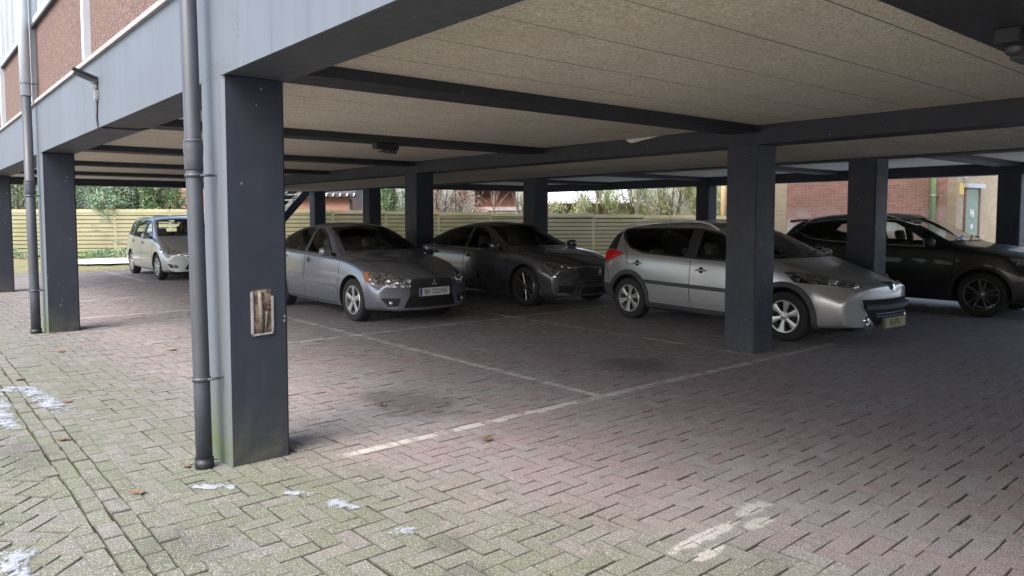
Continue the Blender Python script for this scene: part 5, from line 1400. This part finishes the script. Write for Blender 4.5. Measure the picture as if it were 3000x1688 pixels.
# ------------------------------------------------------------------ vegetation
def foliage(name, parent, mat, centre, size, n, leaf, seed, clump=40, shape='ball', up=0.0):
    rs = np.random.RandomState(seed); cx, cy, cz = centre; sx, sy, sz = size
    k = clump; C = rs.normal(0, 1, (k, 3)); C /= np.linalg.norm(C, axis=1)[:, None]; C *= rs.uniform(.35, 1.0, (k, 1)) ** .5
    if shape == 'hedge': C = rs.uniform(-1, 1, (k, 3))
    rc = rs.uniform(.16, .34, k); idx = rs.randint(0, k, n)
    P = C[idx] + rs.normal(0, 1, (n, 3)) * rc[idx][:, None] * .55
    P = P * np.array([sx, sy, sz]) + np.array([cx, cy, cz])
    P[:, 2] = np.maximum(P[:, 2], .05)
    a = rs.uniform(0, 2 * PI, n); b_ = rs.uniform(-1, 1, n) * (1 - up) + up
    D = np.stack([np.cos(a) * np.sqrt(np.maximum(0, 1 - b_ ** 2)), np.sin(a) * np.sqrt(np.maximum(0, 1 - b_ ** 2)), b_], 1)
    U = np.cross(D, rs.normal(0, 1, (n, 3))); U /= np.linalg.norm(U, axis=1)[:, None]
    L = leaf * rs.uniform(.6, 1.4, n)[:, None]; W = L * .32
    if up > .5: W = L * .08
    V = np.stack([P - D * L, P + U * W, P + D * L, P - U * W], 1).reshape(-1, 3)
    F = np.arange(4 * n).reshape(-1, 4)
    me = bpy.data.meshes.new(name); me.from_pydata(V.tolist(), [], F.tolist())
    at = me.attributes.new('leaf', 'FLOAT', 'FACE'); base = rs.uniform(0, 1, k)[idx] * .55 + rs.uniform(0, .45, n); at.data.foreach_set('value', base)
    me.materials.append(mat); return link(name, me, parent)
G1 = leafmat('leaf_green', ((0.038, 0.090, 0.032), (0.115, 0.216, 0.077), (0.255, 0.383, 0.166)))
G2 = leafmat('leaf_bluegreen', ((0.051, 0.102, 0.057), (0.166, 0.268, 0.166), (0.383, 0.485, 0.332)))
G3 = leafmat('leaf_olive', ((0.128, 0.141, 0.051), (0.281, 0.294, 0.128), (0.485, 0.459, 0.255)))
G4 = leafmat('twig_brown', ((0.179, 0.108, 0.077), (0.383, 0.268, 0.204), (0.546, 0.485, 0.396)))
G5 = leafmat('reed_green', ((0.166, 0.204, 0.063), (0.357, 0.408, 0.179), (0.546, 0.546, 0.357)))
BARK = plain('bark', (.11, .085, .06), .9, var=.3, scale=12, bump=.4)
def shrub(x, y, h, w, mat, label, seed, n=5000, leaf=.07, name='shrub', z0=None, shape='ball', up=0.0, cat='shrub', clump=40):
    t = empty(name, (x, y, .1)); tag(t, label, cat, 'plants behind the fence'); rs = random.Random(seed)
    z0 = h * .5 if z0 is None else z0
    b = MB()
    for i in range(5 + int(w)):
        px = rs.uniform(-w * .4, w * .4); b.tube([(px * .3, 0, -.1), (px * .7 + rs.uniform(-.1, .1), rs.uniform(-.2, .2), h * .45), (px + rs.uniform(-.3, .3), rs.uniform(-.3, .3), h * .95)], [.05, .03, .008], 6)
        for j in range(4):
            q = Vector((px * .7, 0, h * rs.uniform(.3, .7))); b.tube([q, q + Vector((rs.uniform(-.6, .6), rs.uniform(-.4, .4), rs.uniform(.2, .7)))], [.014, .004], 5)
    b.build('stems', BARK, t)
    foliage('foliage', t, mat, (0, 0, z0), (w * .5, .8, h - z0), n, leaf, seed, clump, shape=shape, up=up)
    return t
def at(u, f): return fr((u - 1407) / 2155 * f, f)
def SH(u, f, h, w, mat, label, seed, n=5000, leaf=.07, **k):
    x, y = at(u, f); t = shrub(x, y, h, w, mat, label, seed, n, leaf, **k); t.rotation_euler = (0, 0, FROT); return t
SH(62, 27.0, 4.4, 2.8, G1, 'bright green shrub behind the fence at the far left', 1, 12000, .05, z0=2.3, clump=70)
SH(10, 27.6, 4.2, 1.6, G4, 'brown leafless shrub at the far left behind the fence', 17, 2500, .06)
SH(300, 27.2, 4.4, 3.4, G2, 'large blue green holly shrub spilling over the fence', 2, 22000, .05, z0=2.4, clump=90)
SH(322, 26.5, 2.35, 1.3, G2, 'leafy branch of the holly hanging over the fence top', 3, 3500, .045, z0=1.95)
SH(405, 28.2, 4.3, 2.4, G3, 'olive brown thin shrub between two green shrubs', 4, 11000, .045, z0=2.4, clump=60)
SH(478, 27.2, 4.0, 1.5, G1, 'dark green ivy clad shrub behind the silver minivan', 5, 10000, .045, z0=2.2, clump=60)
SH(560, 30, 2.6, 1.5, G3, 'low olive bush in front of the pink house', 6, 2500, .06)
SH(1140, 29.0, 3.8, .95, G1, 'dark green bush next to the brick shed', 7, 7000, .045)
SH(1185, 28.4, 2.35, .75, G2, 'grey green low bush right of the dark green bush', 8, 3500, .04)
SH(1310, 30.0, 3.6, 2.6, G4, 'brown beech hedge with dry leaves', 9, 14000, .04, shape='hedge', cat='hedge')
SH(1640, 28.6, 2.05, 1.1, G5, 'yellow green climber on the fence top before the low shed', 10, 3500, .045)
SH(1530, 28.4, 2.7, .5, G5, 'small pale sprig at the edge of the timber shed', 18, 700, .045)
for k, (u, w, h, s) in enumerate(((1740, 1.5, 2.75, 11), (1850, 1.7, 3.9, 12), (1960, 1.9, 4.2, 13), (2080, 1.8, 4.2, 14))):
    SH(u, 29.2, h, w, G5 if k != 2 else G3, ['low reed like bamboo before the snowy roof', 'dense pale bamboo clump behind the silver wagon', 'olive bamboo clump near the back column', 'tall bamboo at the far right end of the fence'][k], s, 9000, .10, shape='hedge', up=.75, cat='bamboo')
for k, (u, h) in enumerate(((1445, 4.0), (1748, 4.6), (1868, 4.8))):
    x, y = at(u, 28.3); t = empty('sapling', (x, y, .1)); tag(t, ['bare pale branch in front of the timber shed', 'thin bare sapling left in the bamboo', 'thin bare sapling right in the bamboo'][k], 'sapling', 'bare saplings behind the fence')
    rs = random.Random(60 + k); b = MB(); b.tube([(0, 0, -.1), (.05, 0, h * .5), (.1, .05, h)], [.03, .02, .006], 6)
    for j in range(16):
        z = h * rs.uniform(.25, .9); q = Vector((.05, 0, z)); d = Vector((rs.uniform(-1, 1), rs.uniform(-.5, .5), rs.uniform(.4, 1.2))) * .6; b.tube([q, q + d * .5, q + d * 1.0 + Vector((rs.uniform(-.2, .2), 0, .1))], [.013, .009, .003], 5)
    b.build('trunk', plain('pale_bark' + str(k), (.36, .28, .22), .8), t)
x, y = at(2118, 27.8); t = empty('pale_post', (x, y, 0)); tag(t, 'pale timber post standing in the gap beside the front column', 'post'); b = MB(); b.tube([(0, 0, 0), (0, 0, 4)], .09, 10); b.tube([(.28, 0, 0), (.28, 0, 4)], .05, 8); b.build('post', plain('tan_timber', (.45, .33, .18), .8), t)
for k, u in enumerate((60, 270, 330, 480)):
    x, y = at(u, 25.4); t = empty('ivy', (x, y, .15), FROT); tag(t, ['low dark ivy at the fence foot in the gap left of the second drainpipe', 'dark ivy at the fence foot right of the second column', 'dark ivy at the fence foot left of the minivan', 'dark ivy at the fence foot behind the minivan'][k], 'ivy')
    foliage('foliage', t, G1 if k % 2 else G2, (0, 0, .12), (.75, .2, .2), 1500, .035, 90 + k, shape='hedge')
for k, (u, z, n) in enumerate(((280, 1.05, 300), (312, 1.35, 600), (345, .65, 300))):
    x, y = at(u, 25.7); t = empty('ivy', (x, y, z), FROT); tag(t, ['ivy tendril climbing the boards left of the minivan', 'ivy tuft on the boards under the holly branch', 'low ivy tendril on the boards beside the minivan'][k], 'ivy')
    foliage('foliage', t, G2, (0, 0, 0), (.20, .04, .35), n, .022, 120 + k)

# ------------------------------------------------------------------ sheds and houses behind
wood = plain('red_brown_timber', (.27, .13, .10), .8, var=.25, scale=3)
woodl = plain('weathered_timber', (.46, .36, .33), .8, var=.2, scale=3)
tile = plain('dark_roof_tile', (.05, .048, .05), .7, var=.3, scale=5)
redb = brick_wall_mat('red_brick_far', (.40, .19, .14), (.48, .26, .19), (.38, .30, .26), axis='x')
def house(name, label, u0, u1, f, d, h, mat, cat='shed', overhang=.4, rise=.9, roofmat=None):
    x, y = at(u0, f); x2, y2 = at(u1, f); w = math.hypot(x2 - x, y2 - y)
    t = empty(name, (x, y, 0), FROT); tag(t, label, cat)
    b = MB(); b.box(0, w, 0, d, 0, h); b.build('wall', mat, t)
    b = MB(); o_ = overhang
    vs = [(-o_, -o_, h + .01), (w + o_, -o_, h + .01), (w + o_, d / 2, h + rise), (-o_, d / 2, h + rise), (-o_, d + o_, h + .01), (w + o_, d + o_, h + .01)]
    vs2 = [(p[0], p[1], p[2] + .12) for p in vs]
    b.add(vs + vs2, [(3, 2, 1, 0), (4, 5, 2, 3), (6, 7, 8, 9), (9, 8, 11, 10), (0, 1, 7, 6), (5, 4, 10, 11), (0, 6, 9, 3), (3, 9, 10, 4), (1, 2, 8, 7), (2, 5, 11, 8)])
    b.build('roof', roofmat or tile, t)
    return t, w
h_, w_ = house('garden_shed', 'red brick shed with dark tiled eaves behind the fence', 860, 1026, 30.5, 4, 2.36, redb, rise=1.2, overhang=.3)
for i in range(int((w_ + .3) / .28)):
    b = MB(); b.obox((w_ + .25 - i * .28, -.33, 2.47), (.028, 0, 0), (0, .03, 0), (.015, 0, .06)); b.build('snow_tip', MS, h_)
b = MB(); b.box(w_ + .005, w_ + .08, .0, .3, 0, 2.3); b.build('corner_post', tile, h_)
house('white_house', 'pale rendered house edge right of the brick shed', 1036, 1064, 33, 5, 4.5, plain('pale_render', (.55, .54, .55), .8), 'house', rise=.8)
house('brick_house', 'pink brick house seen over the minivan', 505, 640, 36, 6, 4.0, redb, 'house')
def planked(name, label, u0, u1, f, h, mats, cat='shed', roofm=None, rd=4, rise=1.3):
    x, y = at(u0, f); x2, y2 = at(u1, f); w = math.hypot(x2 - x, y2 - y)
    t = empty(name, (x, y, 0), FROT); tag(t, label, cat)
    b = MB(); z = 0
    while z < h: b.obox((w / 2, 0, z + .085), (w / 2, 0, 0), (0, .012, 0), (0, -.02, .092)); z += .17
    b.build('cladding', mats[0], t)
    b = MB(); b.box(.02, w - .02, .03, rd, 0, h - .02); b.build('wall', mats[1], t)
    vs = [(-.3, -.5, h), (w + .3, -.5, h), (w + .3, rd, h + rise), (-.3, rd, h + rise)]; b = MB(); b.add(vs + [(p[0], p[1], p[2] + .08) for p in vs], [(3, 2, 1, 0), (4, 5, 6, 7), (0, 1, 5, 4), (1, 2, 6, 5), (2, 3, 7, 6), (3, 0, 4, 7)]); b.build('roof', roofm or tile, t)
    return t
planked('timber_shed', 'red brown timber shed with horizontal boards behind the fence', 1392, 1512, 30.5, 2.75, (wood, wood))
x, y = at(1390, 29.6); t = empty('timber_screen', (x, y, 0), FROT); tag(t, 'pale weathered board screen before the timber shed', 'fence')
b = MB()
for i in range(13): b.box(0, 1.9, -.02, .0, .02 + i * .15, .155 + i * .15)
b.build('boards', woodl, t); b = MB(); b.box(.55, 1.9, -.06, -.022, 1.80, 1.86); b.build('rail', M['white'], t)
def snowroof():
    m, nt, b = newmat('snowy_tiles'); g = NG(nt); v = g.obj(); s_ = g.sep(v); n = g.noise(1.6, 5, .7, v)
    wv = g.math('FRACT', g.math('MULTIPLY', s_[1], 3.3)); wx = g.math('FRACT', g.math('MULTIPLY', s_[0], 4))
    k = g.math('MAXIMUM', g.math('LESS_THAN', wv, .25), g.math('MULTIPLY', g.math('LESS_THAN', wx, .2), g.math('LESS_THAN', wv, .6)))
    c = g.mix(g.math('MAXIMUM', g.ramp(n, .62, .68), g.math('MULTIPLY', k, g.ramp(n, .38, .5))), (.82, .86, .92), (.12, .12, .13))
    g.put(b.inputs['Base Color'], c); setp(b, rough=.7); return m
planked('low_shed', 'low dark timber shed under a snow covered tiled roof', 1622, 1860, 32, 2.12, (wood, wood), roofm=snowroof(), rd=6, rise=2.2)

# brick building at the right
red = brick_wall_mat('red_brick', (.30, .13, .10), (.40, .22, .165), (.36, .31, .27), axis='y', algae=.35, white=.8)
yel = brick_wall_mat('yellow_brick', (.36, .28, .17), (.44, .35, .23), (.34, .30, .24), axis='x')
yel2 = brick_wall_mat('yellow_brick_side', (.42, .34, .21), (.50, .41, .28), (.45, .40, .32), axis='y')
bb = empty('brick_building', (19.51, 2.92, 0)); tag(bb, 'red and yellow brick building with a green door on the right', 'building')
b = MB(); b.box(.57, 9, -.0, 4.8, 0, 6); b.build('wall', red, bb)
b = MB(); b.box(.54, .82, 4.42, 4.86, 0, 6.0); b.build('corner_pier', yel2, bb)
b = MB(); b.box(.558, 12, -.22, -.002, 0, 6); b.build('yellow_wall', yel, bb)
green = plain('green_door_paint', (.19, .25, .18), .5, var=.08)
dr = None
b = MB(); b.box(1.17, 2.12, -.238, -.225, 0, 2.28); dr = b.build('door', green, bb)
b = MB(); b.box(1.07, 1.165, -.26, -.222, 0, 2.30); b.box(2.125, 2.22, -.26, -.222, 0, 2.30); b.build('door_frame', plain('brown_frame', (.16, .09, .06), .6), dr)
b = MB(); b.box(1.02, 2.30, -.34, -.222, 2.31, 2.42); b.build('lintel', M['white'], dr)
b = MB(); b.tube([(1.25, -.24, 1.05), (1.25, -.29, 1.05), (1.36, -.29, 1.05)], .011, 8); b.build('door_handle', MT['chrome'], dr)
b = MB(); b.box(1.58, 1.74, -.244, -.239, 1.22, 1.34)
sg_ = b.build('door_notice', MT['white'], dr)
b = MB()
for (x, z) in ((1.55, 1.62), (1.70, 1.60)):
    b.tube([(x, -.243, z + .12), (x - .02, -.243, z), (x - .03, -.243, z - .13)], .018, 6); b.tube([(x + .03, -.243, z + .05), (x + .05, -.243, z - .12)], .012, 6)
b.build('door_pictogram', MT['white'], dr)
b = MB(); b.box(.70, 1.02, -.236, -.223, 2.12, 2.42)
o = b.build('yellow_sign', plain('yellow_sign', (.62, .45, .10), .5, var=.1), bb)
b = MB(); b.box(.92, 1.06, -.30, -.223, 2.56, 2.63); b.build('wall_lamp', M['white'], bb)
t = empty('drainpipe', (19.97, 3.22, 0)); tag(t, 'pale green drainpipe on the red brick wall of the right building', 'drainpipe')
b = MB(); b.tube([(0, 0, 0), (0, 0, 5.8)], .075, 14); b.build('pipe', plain('green_pipe', (.30, .40, .18), .5, var=.15), t)
for z in (.9, 2.1, 3.4):
    b = MB(); b.tube([(0, 0, z - .02), (0, 0, z + .02)], .086, 14); b.box(.0, .115, -.1, .1, z - .015, z + .015); b.build('clamp', M['metal'], t)

# ------------------------------------------------------------------ outside stair
st_ = empty('metal_stair', (8.0, 18.3, 0)); tag(st_, 'dark metal outdoor stair rising behind the building end', 'stairs')
steel = plain('dark_steel', (.035, .037, .042), .5, metal=.3)
Pa, Pb = Vector((6.3, 0, .0)), Vector((9.0, 0, 3.1))
for k, yy in enumerate((0.0, 1.2)):
    b = MB(); A = Vector((-.9, yy, .1)); B = Vector((1.9, yy, 3.05)); dd = (B - A).normalized(); nn = Vector((-dd.z, 0, dd.x))
    b.obox((A + B) / 2, dd * ((B - A).length / 2), (0, .03, 0), nn * .12); b.build('stringer', steel, st_)
for i in range(15):
    t_ = (i + .7) / 15.5; z = .1 + 2.95 * t_; x = -.9 + 2.8 * t_; b = MB(); b.box(x - .13, x + .13, .035, 1.165, z - .02, z + .02); b.build('tread', M['metal'], st_)
for yy in (0.0, 1.2):
    b = MB(); b.tube([(-.9, yy, 1.05), (1.9, yy, 4.0)], .022, 8)
    for i in range(6): tt = i / 5; b.tube([(-.9 + 2.8 * tt, yy, .1 + 2.95 * tt), (-.9 + 2.8 * tt, yy, 1.05 + 2.95 * tt)], .014, 6)
    b.build('handrail', steel, st_)

# ------------------------------------------------------------------ parked cars
GRP = 'cars parked in the bays'
def park(name, spec, x_side, y_front, rz, label):
    w = cut(spec['w'])(0); c = math.cos(rz - R(-90)); 
    return build_car(name, spec, (x_side + w - .03, y_front, .003), rz, label, GRP)
park('parked_car', LANCER, 3.74, 5.23, R(-90), 'grey blue saloon with amber front indicator and white number plate')
park('parked_car', TALISMAN, 6.97, 4.97, R(-90), 'dark grey saloon with thin spoked wheels in the middle lane')
park('parked_car', WAGON, 7.03, .18, R(-93), 'silver estate with roof rails, black cladding and yellow number plate behind the front column')
park('parked_car', MPV, 3.55, 14.85, R(-91), 'light silver minivan parked at the far open end')
park('parked_car', SUV, 11.42, -.56, R(-90), 'black crossover with chrome window line at the right')

# ------------------------------------------------------------------ camera
cam = bpy.data.cameras.new('camera'); co = bpy.data.objects.new('camera', cam); COL.objects.link(co); scene.camera = co
f_, pitch, yaw, roll = 2154.959, .0590, .8950, -.0020
cam.sensor_width = 36; cam.lens = f_ / 3000 * 36; cam.clip_end = 600; cam.clip_start = .05
cam.shift_x = 93.37 / 3000; cam.shift_y = -82.87 / 3000
cp, sp_ = math.cos(pitch), math.sin(pitch)
F_ = Vector((math.cos(yaw) * cp, math.sin(yaw) * cp, -sp_)); R_ = Vector((math.sin(yaw), -math.cos(yaw), 0)); U_ = R_.cross(F_)
R2 = R_ * math.cos(roll) + U_ * math.sin(roll); U2 = -R_ * math.sin(roll) + U_ * math.cos(roll)
co.matrix_world = Matrix(((R2.x, U2.x, -F_.x, -1.548 * K), (R2.y, U2.y, -F_.y, -4.312 * K), (R2.z, U2.z, -F_.z, 1.5 * K), (0, 0, 0, 1)))

# ------------------------------------------------------------------ light
w = bpy.data.worlds.new('World'); scene.world = w; w.use_nodes = True; nt = w.node_tree
bg = nt.nodes['Background']; sky = nt.nodes.new('ShaderNodeTexSky'); sky.sky_type = 'NISHITA'; sky.sun_disc = False
EL, AZ = 50, 255     # sun elevation, and compass bearing of the direction it comes from (from +y clockwise)
sky.sun_elevation = R(EL); sky.sun_rotation = R(AZ); sky.air_density = 1.0; sky.dust_density = 4.0; sky.ozone_density = 1.0
nt.links.new(sky.outputs[0], bg.inputs[0]); bg.inputs[1].default_value = .13
sl = bpy.data.lights.new('sun', 'SUN'); sl.energy = 1.0; sl.angle = R(45); sl.color = (1, .96, .92)
so = bpy.data.objects.new('sun', sl); COL.objects.link(so)
dirv = Vector((math.sin(R(AZ)) * math.cos(R(EL)), math.cos(R(AZ)) * math.cos(R(EL)), math.sin(R(EL))))
so.rotation_euler = dirv.to_track_quat('Z', 'Y').to_euler(); so.location = (0, 0, 20)
vs_ = scene.view_settings; vs_.view_transform = 'Standard'; vs_.look = 'None'; vs_.exposure = 1.95; vs_.gamma = 1.0
scene.cycles.max_bounces = 8; scene.cycles.diffuse_bounces = 4; scene.cycles.glossy_bounces = 4; scene.cycles.transparent_max_bounces = 16
scene.cycles.use_denoising = True
